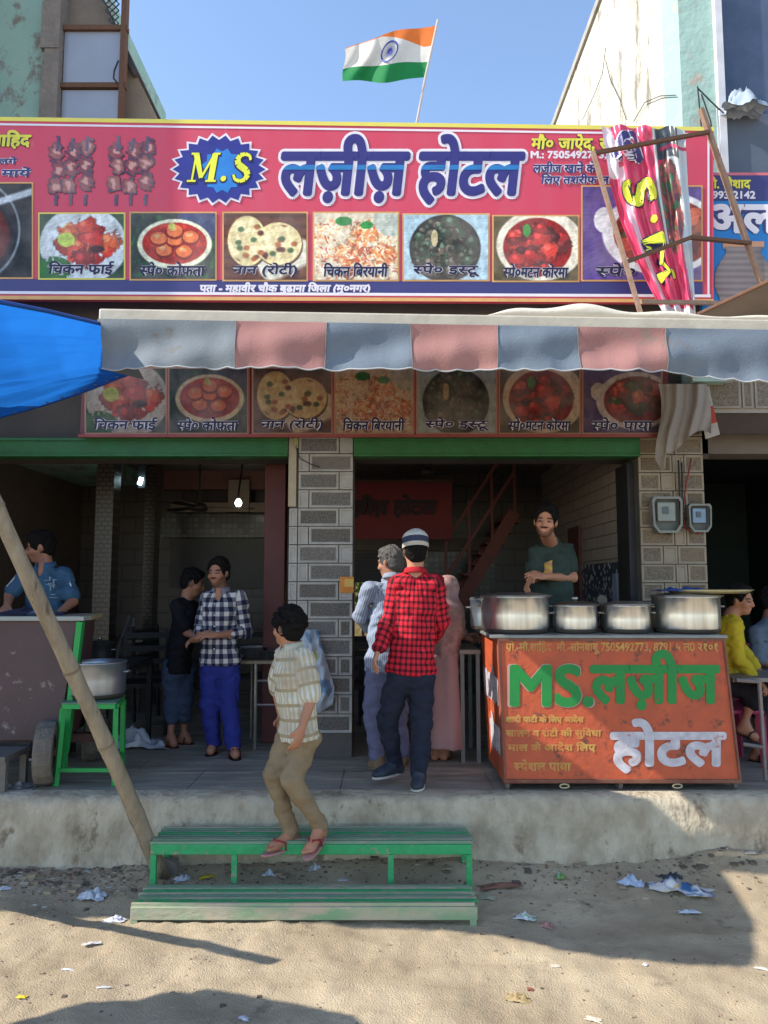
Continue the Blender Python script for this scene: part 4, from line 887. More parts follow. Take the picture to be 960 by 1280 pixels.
for x in (x0, x1 - .03): MB().box(x, x + .03, yf + .03, yb - .03, zt - .05, zt - .002).build('side_rail', bgreen, bench)
for i in range(8):
    y = yf + .004 + i * (yb - yf - .034) / 7.4; MB().bar((x0 + random.uniform(-.015, .01), y + .014 + random.uniform(-.003, .003), zt + .007), (x1 + random.uniform(-.01, .015), y + .014 + random.uniform(-.003, .003), zt + .010), .017, .016).build('slat', [slatm, bgreen, slatm, slatd][(i * 3 + i // 3) % 4], bench)
for x in (x0, P(289, 1080, yf).x, P(485, 1080, yf).x, x1 - .032): MB().box(x, x + .032, yf + .002, yf + .032, .0, zt - .056).build('leg', bgreen, bench)
for x in (x0, x1 - .032): MB().box(x, x + .032, yb - .032, yb - .002, .0, zt - .05).build('leg', bgreen, bench)
yf2, yb2 = 4.13, 4.40; q0 = P(163, 1137, yf2); x2, x3 = q0.x, P(597, 1137, yf2).x; z2 = P(380, 1134, yf2).z
MB().box(x2, x3, yf2, yf2 + .03, z2 - .066, z2).build('front_rail', slatd, bench, bevel=.004)
for x in (x2, x3 - .03): MB().box(x, x + .03, yf2 + .03, yb2, z2 - .06, z2 - .002).build('side_rail', slatd, bench)
MB().box(x2 + .03, x3 - .03, yb2 - .03, yb2, z2 - .05, z2 - .002).build('back_rail', slatd, bench)
for i in range(8):
    y = yf2 + .004 + i * (yb2 - yf2 - .02) / 7.6; MB().bar((x2 + .01 + random.uniform(-.015, .01), y + .013, z2 + .007), (x3 - .01 + random.uniform(-.01, .015), y + .013 + random.uniform(-.004, .004), z2 + .010), .017, .016).build('slat', [slatd, slatm, slatd, bgreen][(i * 3) % 4], bench)
for x in (x2, x3 - .04):
    for y in (yf2 + .002, yb2 - .03): MB().box(x, x + .035, y, y + .028, -.03, z2 - .06).build('leg', slatd, bench)

# ================================================================== ORANGE COUNTER CART
orange = M('orange_paint', (.52, .092, .03), .55, c2=(.36, .07, .03), ns=6, amt=.8, bump=.25, bs=24, stain=(.14, .05, .03), ss=9, sth=.56, spec=.4)
cart = thing('orange_food_counter', 'orange painted food counter on castors with hand painted lettering', 'counter', P(775, 985, 5.25))
YT, YBt = 5.06, 4.97
ft = [P(622, 798, YT), P(905, 796, YT), P(926, 975, YBt), P(630, 979, YBt)]
zf = ft[0].z; zbm = FL + .055
def CF(px, py, d=0.0):
    n = (ft[1] - ft[0]).cross(ft[3] - ft[0]).normalized(); n = n if n.y < 0 else -n
    return PL(px, py, ft[0], n) + n * d
bk = .72
frontq = [Vector((ft[0].x, YT, zf)), Vector((ft[1].x, YT, zf)), Vector((ft[2].x, YBt, zbm)), Vector((ft[3].x, YBt, zbm))]
MB().prism([frontq[3], frontq[2], frontq[1], frontq[0]], (0, .02, 0)).build('front_panel', orange, cart)
bl = [Vector((frontq[0].x - .02, YT + bk, zf)), Vector((frontq[3].x - .0, YBt + bk, zbm))]
MB().add([frontq[0] + Vector((0, .021, 0)), frontq[3] + Vector((0, .021, 0)), bl[1], bl[0]], [(0, 1, 2, 3)]).prism([frontq[0] + Vector((.001, .022, 0)), frontq[3] + Vector((.001, .022, 0)), bl[1] + Vector((.001, 0, 0)), bl[0] + Vector((.001, 0, 0))], (.018, 0, 0)).build('side_panel', orange, cart)
MB().prism([frontq[1] + Vector((0, .022, 0)), frontq[2] + Vector((0, .022, 0)), Vector((frontq[2].x, YBt + bk, zbm)), Vector((frontq[1].x, YT + bk, zf))], (-.018, 0, 0)).build('side_panel', orange, cart)
grey_top = M('counter_top', (.26, .27, .26), .45, metal=.3, c2=(.18, .16, .14), ns=8)
MB().box(frontq[0].x - .05, frontq[1].x + .02, YT - .012, YT + bk, zf + .001, zf + .022).build('counter_top', grey_top, cart, bevel=.004)
dredge = M('cart_edge', (.16, .05, .035), .7, c2=(.25, .14, .08), ns=9)
MB().bar(frontq[0] + Vector((0, -.006, -.008)), frontq[1] + Vector((0, -.006, -.008)), .012, .016).build('edge_strip', dredge, cart)
MB().bar(frontq[3] + Vector((0, -.006, .010)), frontq[2] + Vector((0, -.006, .010)), .012, .02).build('edge_strip', dredge, cart)
MB().box(frontq[3].x, frontq[2].x, YBt + .02, YBt + bk, zbm - .012, zbm + .01).build('bottom_frame', dredge, cart)
for i in (0, 1): MB().bar(frontq[i] + Vector((.006 - .012 * i, -.006, 0)), frontq[3 - i] + Vector((.006 - .012 * i, -.006, 0)), .014, .012).build('edge_strip', dredge, cart)
for px, dy in ((633, .05), (775, .05), (920, .05), (640, .6), (905, .6)):
    q = P(px, 985, YBt); c = MB().tube([Vector((q.x, YBt + dy, FL + .03)), Vector((q.x + .024, YBt + dy, FL + .03))], .03, 14).build('castor', M('castor_rubber', (.10, .09, .085), .7, c2=(.2, .18, .15)), cart)
    MB().box(q.x - .008, q.x + .032, YBt + dy - .01, YBt + dy + .01, FL + .03, zbm - .01).build('bracket', _M['rust'], c)
for px in (705, 846): 
    q = P(px, 980, YBt); MB().tube([Vector((q.x + .03 * math.cos(a / 10 * math.pi * 2), YBt - .01, FL + .035 + .012 * math.sin(a / 10 * math.pi * 2))) for a in range(11)], .005, 6).build('pull_ring', M('ring_tan', (.42, .36, .22), .5), cart)
gp = M('green_lettering', (.010, .235, .035), .5, c2=(.02, .16, .045), ns=9, stain=(.22, .09, .04), ss=11, sth=.63); wp = M('white_lettering', (.58, .55, .58), .6, c2=(.40, .36, .38), ns=14, amt=.9, stain=(.36, .10, .05), ss=12, sth=.60); yp = M('ochre_lettering', (.52, .30, .07), .6, c2=(.52, .13, .04), ns=14, amt=.9)
whf = M('faint_white', (.50, .30, .24), .6)
NL = 'ल\u095bीज'
lettering('MS.', (634, 829, 744, 885), CF, whf, cart, bold=2.6, layer=.003, copies=10); lettering('MS.', (637, 830, 742, 884), CF, gp, cart, bold=2.8, layer=.005, copies=10)
lettering(NL, (737, 812, 900, 888), CF, gp, cart, bold=2.9, layer=.004, copies=12)
lettering('होटल', (762, 898, 908, 967), CF, wp, cart, bold=2.9, layer=.004, copies=12)
lettering('प्रो.-मौ.शािहद  मौ.-सोनबाबू 7505492773, 8791 ५ ल0 २१०१', (632, 800, 897, 818), CF, yp, cart, bold=.5, layer=.003, copies=6)
for i, s in enumerate(('शादी पाटी के िलए आदेश', 'सालन व रोटी की सुिवधा', 'माल के आदेश िलए', 'स्पेशल पाया')):
    lettering(s, [(632, 893, 730, 905), (632, 909, 752, 924), (634, 927, 745, 941), (642, 949, 714, 964)][i], CF, yp, cart, bold=.7, layer=.003, copies=6)
def CS(px, py, d=0.0):      # side panel lettering: px runs 0..100 front to back, py 0..100 down
    a = frontq[0].lerp(frontq[3], py / 100); c = bl[0].lerp(bl[1], py / 100); q = c.lerp(a, px / 100); return q + Vector((-.003 - d, 0, 0))
lettering('MS.लजीज', (6, 22, 94, 50), CS, wp, cart, bold=2.5, copies=10); lettering('होटल', (30, 58, 94, 88), CS, wp, cart, bold=3, copies=10)
# pots on the counter
alu = M('aluminium', (.80, .80, .78), .30, metal=.95, c2=(.50, .48, .44), ns=9, amt=.8, bump=.05, bs=9, stretch=(2.2, 2.2, .12), spec=.5, stain=(.30, .25, .18), ss=4, sth=.60)
alu_d = M('aluminium_lid', (.46, .45, .42), .38, metal=.9, c2=(.28, .25, .22), ns=6)
soot = M('pot_base', (.10, .085, .07), .6, metal=.4)
ztp = zf + .022
def pot(px0, px1, pyt, Y, label, lid='tray', group='cooking pots on the orange counter', zb=None, mat=None, lidm=None):
    zb = ztp if zb is None else zb; a, c = P(px0, 780, Y), P(px1, 780, Y); r = (c.x - a.x) / 2; cx = (a.x + c.x) / 2; h = P(px0, pyt, Y - r).z - zb
    t = thing('cooking_pot', label, 'cooking pot', (cx, Y, zb), group); mat = mat or alu
    MB().lathe((cx, Y, zb), [(0, 0), (r * .9, 0), (r * .965, .012), (r * .985, .03)], 40).build('base_ring', soot, t, smooth=True)
    MB().lathe((cx, Y, zb), [(r * .985, .031), (r, .05), (r, h * .5), (r * .995, h - .012), (r * 1.035, h - .006), (r * 1.035, h), (r * .97, h + .001), (r * .96, h - .03), (r * .96, .06), (0, .055)], 44).build('body', mat, t, smooth=True)
    if lid:
        l = MB().lathe((cx + .01, Y, zb + h + .002), [(0, .026), (r * .5, .024), (r * .85, .014), (r * 1.06, .006), (r * 1.07, 0), (r * .9, .004), (0, .01)], 36).build('lid', lidm or alu_d, t, smooth=True)
        if lid == 'knob': MB().lathe((cx, Y, zb + h + .028), [(0, .03), (.022, .028), (.026, .016), (.012, 0)], 14).build('knob', alu_d, l, smooth=True)
    for s in (-1, 1):
        MB().tube([Vector((cx + s * (r + .002), Y - .04, zb + h * .72)), Vector((cx + s * (r + .03), Y - .03, zb + h * .72)), Vector((cx + s * (r + .03), Y + .03, zb + h * .72)), Vector((cx + s * (r + .002), Y + .04, zb + h * .72))], .006, 6).build('handle', alu_d, t)
    return t
pot(602, 686, 746, 5.34, 'largest polished pot at the front left of the orange counter')
pot(588, 640, 749, 5.66, 'bluish pot half hidden behind the largest pot', mat=M('blue_alu', (.30, .36, .42), .35, metal=.8))
pot(692, 746, 757, 5.30, 'small dark rimmed pot just right of the largest pot', lid='knob', lidm=M('dark_lid', (.14, .12, .10), .5, metal=.6)); pot(754, 812, 757, 5.30, 'small pot standing between the dark rimmed pot and the wide one')
pot(817, 898, 746, 5.34, 'wide polished pot at the right end of the counter with cloth on its lid')
tr_ = thing('steel_tray', 'flat yellowish steel tray overhanging the right hand pot', 'tray', P(880, 740, 5.34)); zz = P(880, 743, 5.2).z
q = P(887, 741, 5.34); MB().lathe((q.x, 5.36, zz + .012), [(0, .0), (.24, .0), (.29, .02), (.295, .02), (.245, -.006), (0, -.006)], 36).build('dish', M('tray_yellow', (.42, .36, .20), .4, metal=.5), tr_, smooth=True)
crumple('blue_cloth', 'folded blue cloth lying on the steel tray', 'cloth', P(850, 739, 5.3), .16, .1, .035, [(.02, .05, .22), (.03, .08, .32), (.02, .02, .04)], 8)
t = thing('gas_knob_valve', 'dark round valve between the small pots on the counter', 'valve', P(752, 760, 5.45)); q = P(752, 750, 5.45)
MB().tube([Vector((q.x, 5.43, q.z)), Vector((q.x, 5.47, q.z))], .035, 16).build('wheel', M('valve_iron', (.12, .10, .085), .6, metal=.3), t); MB().tube([Vector((q.x, 5.46, ztp)), Vector((q.x, 5.46, q.z))], .012, 8).build('stem', _M['rust'], t)

# ================================================================== LEFT STALL, STOOL, POTS, TABLES
sg = M('stool_green', (.02, .33, .07), .5, c2=(.02, .25, .06), ns=9, stain=(.06, .08, .05), ss=8, sth=.7)
stall = thing('maroon_push_cart', 'maroon panelled food cart with green posts at the left edge', 'cart', (-2.4, 5.3, FL))
mar = M('maroon_panel', (.085, .058, .052), .7, c2=(.11, .065, .075), ns=5, bump=.2, stain=(.24, .20, .18), ss=9, sth=.60)
mard = M('maroon_side', (.10, .045, .045), .7, c2=(.06, .03, .03), ns=5)
Yc = 5.25
za = P(50, 775, Yc).z; f0 = P(-60, 850, Yc).x; f1 = P(103, 776, Yc); f2 = P(80, 925, Yc)
MB().prism([Vector((f0, Yc, f2.z)), f2 - Vector((.04, 0, 0)), f1 - Vector((.04, 0, 0)), Vector((f0, Yc, f1.z))], (0, .02, 0)).build('front_panel', mar, stall)
MB().bar(P(101, 777, Yc - .01), P(81, 940, Yc - .01), .05, .04).build('corner_post', sg, stall)
MB().bar(P(109, 777, Yc + .55), P(108, 920, Yc + .55), .035, .035).build('corner_post', sg, stall)
pr = [f1 + Vector((-.02, .02, 0)), f2 + Vector((-.02, .02, 0)), Vector((f2.x - .08, Yc + .55, f2.z)), Vector((f1.x - .12, Yc + .55, f1.z))]
MB().prism(pr, (-.015, 0, 0)).build('side_panel', mard, stall)
MB().box(f0, f1.x + .02, Yc - .03, Yc + .1, f1.z + .002, f1.z + .03).build('top_board', M('topboard', (.36, .38, .34), .5, c2=(.25, .27, .25)), stall)
MB().prism([(f0, Yc + .101, f1.z), (f1.x + .02, Yc + .101, f1.z), (f1.x - .09, Yc + .62, f1.z), (f0, Yc + .62, f1.z)], (0, 0, .028)).build('top_board', M('plyboard', (.42, .30, .16), .7, c2=(.30, .22, .12), ns=9), stall)
b = MB(); pp = [Vector((f0, Yc - .05, f2.z)), Vector((f1.x - .05, Yc - .05, f2.z))]
MB().bar(Vector((f0, Yc + .3, f2.z - .04)), Vector((f1.x + .1, Yc + .3, f2.z - .04)), .06).build('axle_beam', mard, stall)
tyre = M('dusty_tyre', (.17, .145, .12), .9, c2=(.10, .085, .07), ns=20, bump=.6, bs=60)
def wheel_(px, pyc, Y, r, w_, yaw):
    q = P(px, pyc, Y); ax = Vector((math.cos(yaw), math.sin(yaw), 0)); q = Vector((q.x, Y, FL + r + .004)); u_ = Vector((-math.sin(yaw), math.cos(yaw), 0))
    prof_ = [(.62, -.3), (.80, -.5), (.96, -.46), (1.0, -.2), (1.0, .2), (.96, .46), (.80, .5), (.62, .3)]; b = MB(); n = 32
    for rr, xx in prof_: b.v += [tuple(q + ax * (xx * w_) + (u_ * math.cos(k * 2 * math.pi / n) + Vector((0, 0, 1)) * math.sin(k * 2 * math.pi / n)) * (rr * r * (1 + (.012 if k % 2 else -.012) * (rr > .9)))) for k in range(n)]
    for i in range(len(prof_) - 1):
        for k in range(n): a = i * n + k; c = i * n + (k + 1) % n; b.f.append((a, c, c + n, a + n)); b.m.append(0)
    wl = b.build('wheel', tyre, stall)
    MB().tube([q - ax * (w_ * .22), q + ax * (w_ * .22)], r * .63, 24).build('rim', M('rim_red', (.16, .06, .045), .7, c2=(.2, .14, .1)), wl); MB().tube([q - ax * (w_ * .5), q + ax * (w_ * .6)], r * .16, 12).build('hub', _M['rust'], wl)
wheel_(58, 950, 5.12, .205, .12, .25); wheel_(112, 930, 5.80, .195, .10, .45)
crumple('dark_cloths', 'pile of dark and pale cloths lying on the maroon cart top', 'cloth', (P(45, 768, Yc + .3).x, Yc + .28, f1.z + .03), .22, .16, .06, [(.30, .33, .38), (.05, .05, .08), (.03, .03, .05)], 14)
# small wooden bench at the corner
sb = thing('grey_wooden_stool', 'low grey wooden stool at the left edge of the platform', 'stool', PZ(15, 1000, FL)); wd = M('grey_wood', (.16, .145, .125), .85, c2=(.10, .09, .08), ns=11, bump=.4, stretch=(1, 5, 1))
q0 = PZ(-30, 998, FL + .005); zt_ = P(10, 945, 4.96).z
MB().prism([Vector((-2.75, 4.93, zt_)), Vector((P(6, 950, 4.93).x, 4.93, zt_)), Vector((P(36, 938, 5.25).x, 5.25, zt_)), Vector((-2.75, 5.25, zt_))], (0, 0, -.035)).build('seat', wd, sb)
for x, y in ((P(4, 960, 4.95).x, 4.96), (P(30, 960, 5.2).x, 5.2), (-2.7, 5.2)): MB().box(x - .02, x + .02, y - .02, y + .02, FL, zt_ - .036).build('leg', wd, sb)
crumple('white_slippers', 'pale worn slippers lying on the platform under the wooden stool', 'slippers', PZ(22, 985, FL), .09, .05, .05, [(.30, .29, .27), (.12, .11, .11)], 23)
# green stool with aluminium pot
gs = thing('green_iron_stool', 'bright green iron stool holding an aluminium pot', 'stool', PZ(105, 975, FL))
yg0, yg1 = 5.12, 5.50; zt_ = P(115, 880, yg0).z; xl, xr = P(79, 880, yg0).x, P(145, 880, yg0).x
MB().bar((xl, yg0, zt_ - .015), (xr, yg0, zt_ - .015), .03).build('rail', sg, gs); MB().bar((xl - .12, yg1, zt_ - .015), (xr - .08, yg1, zt_ - .015), .03).build('rail', sg, gs)
for a, c in (((xl, yg0), (xl - .12, yg1)), ((xr, yg0), (xr - .08, yg1))): MB().bar((a[0], a[1] + .016, zt_ - .016), (c[0], c[1] - .016, zt_ - .016), .03).build('rail', sg, gs)
MB().prism([(xl - .005, yg0 - .012, zt_ + .001), (xr + .005, yg0 - .012, zt_ + .001), (xr - .07, yg1 + .012, zt_ + .001), (xl - .13, yg1 + .012, zt_ + .001)], (0, 0, .009)).build('seat', M('stool_top', (.10, .20, .13), .6, c2=(.08, .12, .10)), gs)
bot_ = [(xl - .02, yg0 - .02), (xr + .01, yg0 - .02), (xl - .14, yg1 + .02), (xr - .08, yg1 + .02)]; tp_ = [(xl, yg0), (xr, yg0), (xl - .12, yg1), (xr - .08, yg1)]
for (bx, by), (tx, ty) in zip(bot_, tp_): MB().bar((bx, by, FL), (tx, ty, zt_ - .03), .03).build('leg', sg, gs)
MB().bar((xl - .02, yg0 - .015, FL + .1), (xr + .02, yg0 - .015, FL + .1), .025).build('stretcher', sg, gs); MB().bar((xr + .008, yg0 - .015, FL + .1), (xr - .08, yg1 + .01, FL + .12), .025).build('stretcher', sg, gs)
q = P(126, 868, 5.42); pot(90, 158, 830, 5.36, 'dull aluminium pot standing on the green iron stool', lid=None, group='pots beside the maroon cart', zb=zt_ + .012, mat=M('dull_alu', (.42, .45, .48), .35, metal=.85, c2=(.30, .30, .30), ns=5))
pot(108, 142, 806, 6.5, 'dark pot on the stand behind the green stool', lid='knob', group='pots beside the maroon cart', zb=P(120, 830, 6.5).z, mat=M('dark_pot', (.06, .06, .06), .5, metal=.5), lidm=M('dark_pot', (.06, .06, .06), .5))
ds = thing('dark_iron_stand', 'tall dark iron stand behind the green stool', 'stand', PZ(160, 940, FL)); dki = M('dark_iron', (.022, .022, .026), .6)
zs = P(150, 832, 6.2).z; xsl, xsr = P(100, 850, 6.2).x, P(168, 850, 6.2).x
for x, y in ((xsl, 6.1), (xsr, 5.72), (xsr, 6.6), (xsl, 6.6)): MB().box(x - .02, x + .02, y - .02, y + .02, FL, zs).build('leg', dki, ds)
MB().box(xsl, xsr, 6.05, 6.65, zs + .001, zs + .03).build('top', dki, ds); MB().bar((xsr, 5.72, zs - .02), (xsr, 6.6, zs - .02), .03).build('rail', dki, ds); MB().tube([(xsr, 5.74, zs), (xsr + .02, 5.74, zs + .2), (xsr + .10, 5.74, zs + .42)], .012, 6).build('rod', dki, ds)
crumple('white_sack', 'crumpled white sack lying on the floor behind the green stool', 'sack', PZ(168, 933, FL + .005), .24, .13, .16, [(.42, .43, .48), (.34, .36, .42), (.50, .51, .54)], 31, n=22)
# plates table
tb = thing('plate_table', 'steel legged table stacked with plates left of the grey pillar', 'table', PZ(325, 938, FL)); yt0 = 6.15
zt_ = P(325, 826, yt0).z; x0, x1 = P(299, 826, yt0).x, P(357, 826, yt0).x
MB().box(x0, x1, yt0, yt0 + .55, zt_ - .025, zt_).build('tabletop', M('tabletop', (.22, .16, .12), .5), tb); stl = M('steel_tube', (.42, .40, .38), .35, metal=.8)
for x, y in ((P(318, 900, yt0).x, yt0 + .03), (x0 + .02, yt0 + .5), (x1 - .04, yt0 + .03)): MB().tube([(x, y, FL), (x, y, zt_ - .026)], .014, 8).build('leg', stl, tb)
for zz in (FL + .35, zt_ - .16): MB().tube([(P(318, 900, yt0).x, yt0 + .03, zz), (x1 - .04, yt0 + .03, zz)], .009, 6).build('rail', stl, tb)
for k, (px, n_) in enumerate(((318, 7), (338, 5))):
    q = P(px, 822, yt0 + .25); t = thing('plate_stack', ['stack of steel plates nearer the front corner of the plate table', 'shorter stack of steel plates close to the grey pillar'][k], 'plates', (q.x, yt0 + .25, zt_), 'plates on the plate table')
    for i in range(n_): MB().lathe((q.x + random.uniform(-.01, .01), yt0 + .25, zt_ + .002 + i * .013), [(0, 0), (.08, 0), (.12, .012), (.122, .012), (.082, -.001)], 20).build('plate', M('plate_steel', (.46, .48, .52), .35, metal=.2), t)
# dark furniture deeper inside
def dtable(px0, px1, py, Y, d, label):
    a, c = P(px0, py, Y), P(px1, py, Y); t = thing('dining_table', label, 'table', (a.x, Y, FL), 'dining tables in the dim rooms')
    MB().box(a.x, c.x, Y, Y + d, a.z - .03, a.z).build('tabletop', M('dtop', (.08, .065, .06), .35), t)
    for x in (a.x + .03, c.x - .03):
        for y in (Y + .03, Y + d - .03): MB().box(x - .015, x + .015, y - .015, y + .015, FL, a.z - .031).build('leg', dki, t)
dtable(205, 262, 800, 8.0, .6, 'dark dining table furthest back in the left room'); dtable(118, 178, 800, 7.9, .6, 'dark dining table behind the iron stand'); dtable(446, 468, 820, 7.2, .7, 'narrow dark table beside the grey pillar'); dtable(560, 600, 815, 6.3, .55, 'table end behind the pink dressed person')
def dchair(x, y, yaw, label):
    t = thing('dining_chair', label, 'chair', (x, y, FL), 'dark chairs in the dim rooms'); c_, s_ = math.cos(yaw), math.sin(yaw)
    def q(a, b_, z): return Vector((x + a * c_ - b_ * s_, y + a * s_ + b_ * c_, FL + z))
    MB().hexa([q(-.2, -.2, .42), q(.2, -.2, .42), q(.2, .2, .42), q(-.2, .2, .42), q(-.2, -.2, .45), q(.2, -.2, .45), q(.2, .2, .45), q(-.2, .2, .45)]).build('seat', dki, t)
    for a, b_ in ((-.18, -.18), (.18, -.18)): MB().bar(q(a, b_, 0), q(a, b_, .42), .025).build('leg', dki, t)
    for a in (-.18, .18): MB().bar(q(a, .18, 0), q(a, .22, .9), .025).build('leg', dki, t)
    for z in (.6, .72, .84): MB().bar(q(-.18, .21, z), q(.18, .21, z), .03, .05).build('slat', dki, t)
dchair(P(180, 900, 6.9).x, 6.9, .3, 'dark chair behind the iron stand in the left room'); dchair(P(328, 880, 7.4).x, 7.4, 2.9, 'dark chair behind the plate table'); dchair(P(206, 880, 7.6).x, 7.5, 1.2, 'dark chair beside the boy in the black shirt')
dchair(P(450, 900, 6.7).x, 6.8, 3.0, 'dark chair just inside the right room beside the pillar')
for i, (px, nm) in enumerate(((138, 'white capped sauce bottle on the dark table'), (164, 'dim sauce bottle on the dark table beside the white capped one'))):
    q = P(px, 798, 8.0); t = thing('sauce_bottle', nm, 'bottle', (q.x, 8.05, q.z), 'sauce bottles'); m = M('btl%d' % i, ((.50, .50, .50), (.2, .18, .17))[i], .4)
    MB().lathe((q.x, 8.05, q.z), [(0, 0), (.035, 0), (.037, .10), (.018, .15), (.014, .18)], 12).build('body', m, t, smooth=True); MB().lathe((q.x, 8.05, q.z + .18), [(.016, 0), (.016, .03), (0, .032)], 10).build('cap', m, t)
# fans and lamps
def fan(px, py, Y, label):
    q = P(px, py, Y); t = thing('ceiling_fan', label, 'ceiling fan', q, 'ceiling fans'); fm = M('fan_dark', (.03, .025, .022), .5)
    MB().tube([q, Vector((q.x, q.y, 3.15))], .012, 6).build('rod', fm, t); MB().lathe((q.x, q.y, q.z - .05), [(0, 0), (.08, .01), (.1, .05), (.06, .09), (0, .1)], 18).build('motor', fm, t, smooth=True)
    for k in range(3):
        a = k * 2.094 + .3; c_, s_ = math.cos(a), math.sin(a); MB().hexa([(q.x + r_ * c_ - w_ * s_, q.y + r_ * s_ + w_ * c_, q.z + z_ + w_ * .15) for z_ in (0, .006) for r_, w_ in ((.09, -.04), (.58, -.065), (.58, .065), (.09, .04))]).build('blade', fm, t)
fan(249, 634, 8.0, 'dark ceiling fan turning off in the left room'); fan(531, 590, 7.5, 'dark ceiling fan in front of the indoor banner')
bl_ = thing('glowing_bulb', 'glowing white bulb hanging in the left room', 'lamp', P(298, 629, 8.6)); q = P(298, 629, 8.6)
lm = M('lamp_glow', (1, 1, .9), .5, emit=(1, 1, .86), es=6)
bm = bpy.data.meshes.new('bulb'); b = MB(); b.lathe((q.x, q.y, q.z), [(0, -.04), (.024, -.034), (.037, -.012), (.04, .008), (.028, .032), (.015, .05), (0, .052)], 16); b.build('globe', lm, bl_, smooth=True)
MB().tube([Vector((q.x, q.y, q.z + .06)), Vector((q.x, q.y, q.z + .12)), Vector((q.x, q.y + .2, 3.15))], .012, 6).build('holder', dki, bl_)
tl = thing('small_tube_lamp', 'small bluish lamp glowing high in the left room', 'lamp', P(176, 601, 8.2)); q = P(177, 597, 8.2); q2 = P(174, 606, 8.2)
MB().tube([q, q2], .022, 8).build('tube', M('lamp_cool', (.8, 1, 1), .5, emit=(.65, .95, 1), es=7), tl); MB().box(q.x - .05, q.x + .03, q.y + .03, q.y + .06, q2.z - .03, 3.15).build('bracket', dki, tl)
# sack hanging on the pillar behind the boy
hs = thing('hanging_plastic_sack', 'blue and white printed plastic sack hanging on the grey pillar', 'sack', P(398, 835, 5.75))
sk = M('sackprint', (1, 1, 1), attr='print', rough=.5, spec=.4); n = 40; Vv = []; im = []
for j in range(n):
    for i in range(n):
        u, v = i / (n - 1), j / (n - 1); L_, R_ = 372 + 10 * v, 396 + 22 * min(1, v * 1.3) - 10 * max(0, v - .8); x = L_ + (R_ - L_) * u; y = 787 + 98 * v + 6 * math.sin(u * 4) * v
        dpt = .09 * math.sin(u * math.pi) * math.sin(v * math.pi) ** .5 + .018 * math.sin(u * 13 + v * 7) + .012 * math.sin(v * 31 + u * 11); q = P(x, y, 5.84 - dpt); Vv.append(tuple(q))
        c = (.40, .46, .52); nn = float(vnoise(np.array([[u * 2.4, v * 3, 0.]]), 77)[0])
        if nn > .45: c = (.14, .24, .38)
        if .3 < u < .7 and .28 < v < .36: c = (.42, .42, .10)
        im.append(c)
a = (np.arange(n - 1)[:, None] * n + np.arange(n - 1)[None]).ravel()
mesh_np('sheet', np.array(Vv), np.stack([a, a + n, a + n + 1, a + 1], 1), sk, hs, True, {'print': ('FLOAT_COLOR', np.array(im))})
# pink plastic chairs and steel table frame at the right edge
def pchair(px, Y, label, dz=0.0):
    q = P(px, 850, Y); x = q.x; t = thing('pink_plastic_chair', label, 'chair', (x, Y, FL), 'pink plastic chairs'); pk = M('pink_plastic', (.42, .045, .12), .45)
    MB().box(x - .22, x + .2, Y - .2, Y + .22, FL + .38, FL + .41).build('seat', pk, t, bevel=.015)
    for a, b_ in ((-.19, -.17), (.17, -.17), (-.19, .19), (.17, .19)): MB().bar((x + a * 1.12, Y + b_ * 1.12, FL), (x + a, Y + b_, FL + .38), .045).build('leg', pk, t)
    MB().prism([(x - .22, Y + .2, FL + .42), (x + .2, Y + .2, FL + .42), (x + .19, Y + .26, FL + .82), (x - .21, Y + .26, FL + .82)], (0, .025, 0)).build('backrest', pk, t, bevel=.01)
pchair(905, 5.75, 'pink plastic chair under the boy in yellow'); pchair(968, 6.15, 'pink plastic chair at the right edge behind the steel frame')
sf = thing('steel_table_frame', 'worn steel frame table at the right edge of the platform', 'table', P(950, 920, 5.15))
g1 = M('worn_steel', (.24, .22, .21), .5, metal=.5, c2=(.14, .11, .1), ns=9)
for a, c in (((949, 852), (957, 975)), ((920, 850), (949, 852)), ((928, 930), (953, 934))): MB().tube([P(*a, 5.2), P(*c, 5.2)], .014, 8).build('rail', g1, sf)
MB().box(P(918, 850, 5.2).x, P(1010, 850, 5.2).x, 5.22, 5.7, P(930, 853, 5.2).z, P(930, 849, 5.2).z + .005).build('tabletop', g1, sf)
for x, y in ((P(1005, 850, 5.2).x, 5.24), (P(1005, 850, 5.2).x, 5.66)): MB().tube([(x, y, FL), (x, y, P(930, 853, 5.2).z)], .014, 8).build('leg', g1, sf)
# side shelf left of the orange counter
sh_ = thing('side_prep_table', 'pale narrow prep table between the pink dress and the orange counter', 'table', P(590, 900, 5.75))
x0, x1 = P(574, 815, 5.75).x, P(600, 815, 5.75).x; zz = P(590, 812, 5.75).z
MB().box(x0, x1, 5.72, 6.3, zz - .03, zz).build('tabletop', M('prep_top', (.26, .23, .2), .5), sh_)
for y in (5.74, 6.27):
    for x in (x0 + .02, x1 - .02): MB().box(x - .014, x + .014, y - .014, y + .014, FL, zz - .031).build('leg', M('pale_leg', (.17, .18, .17), .5), sh_)

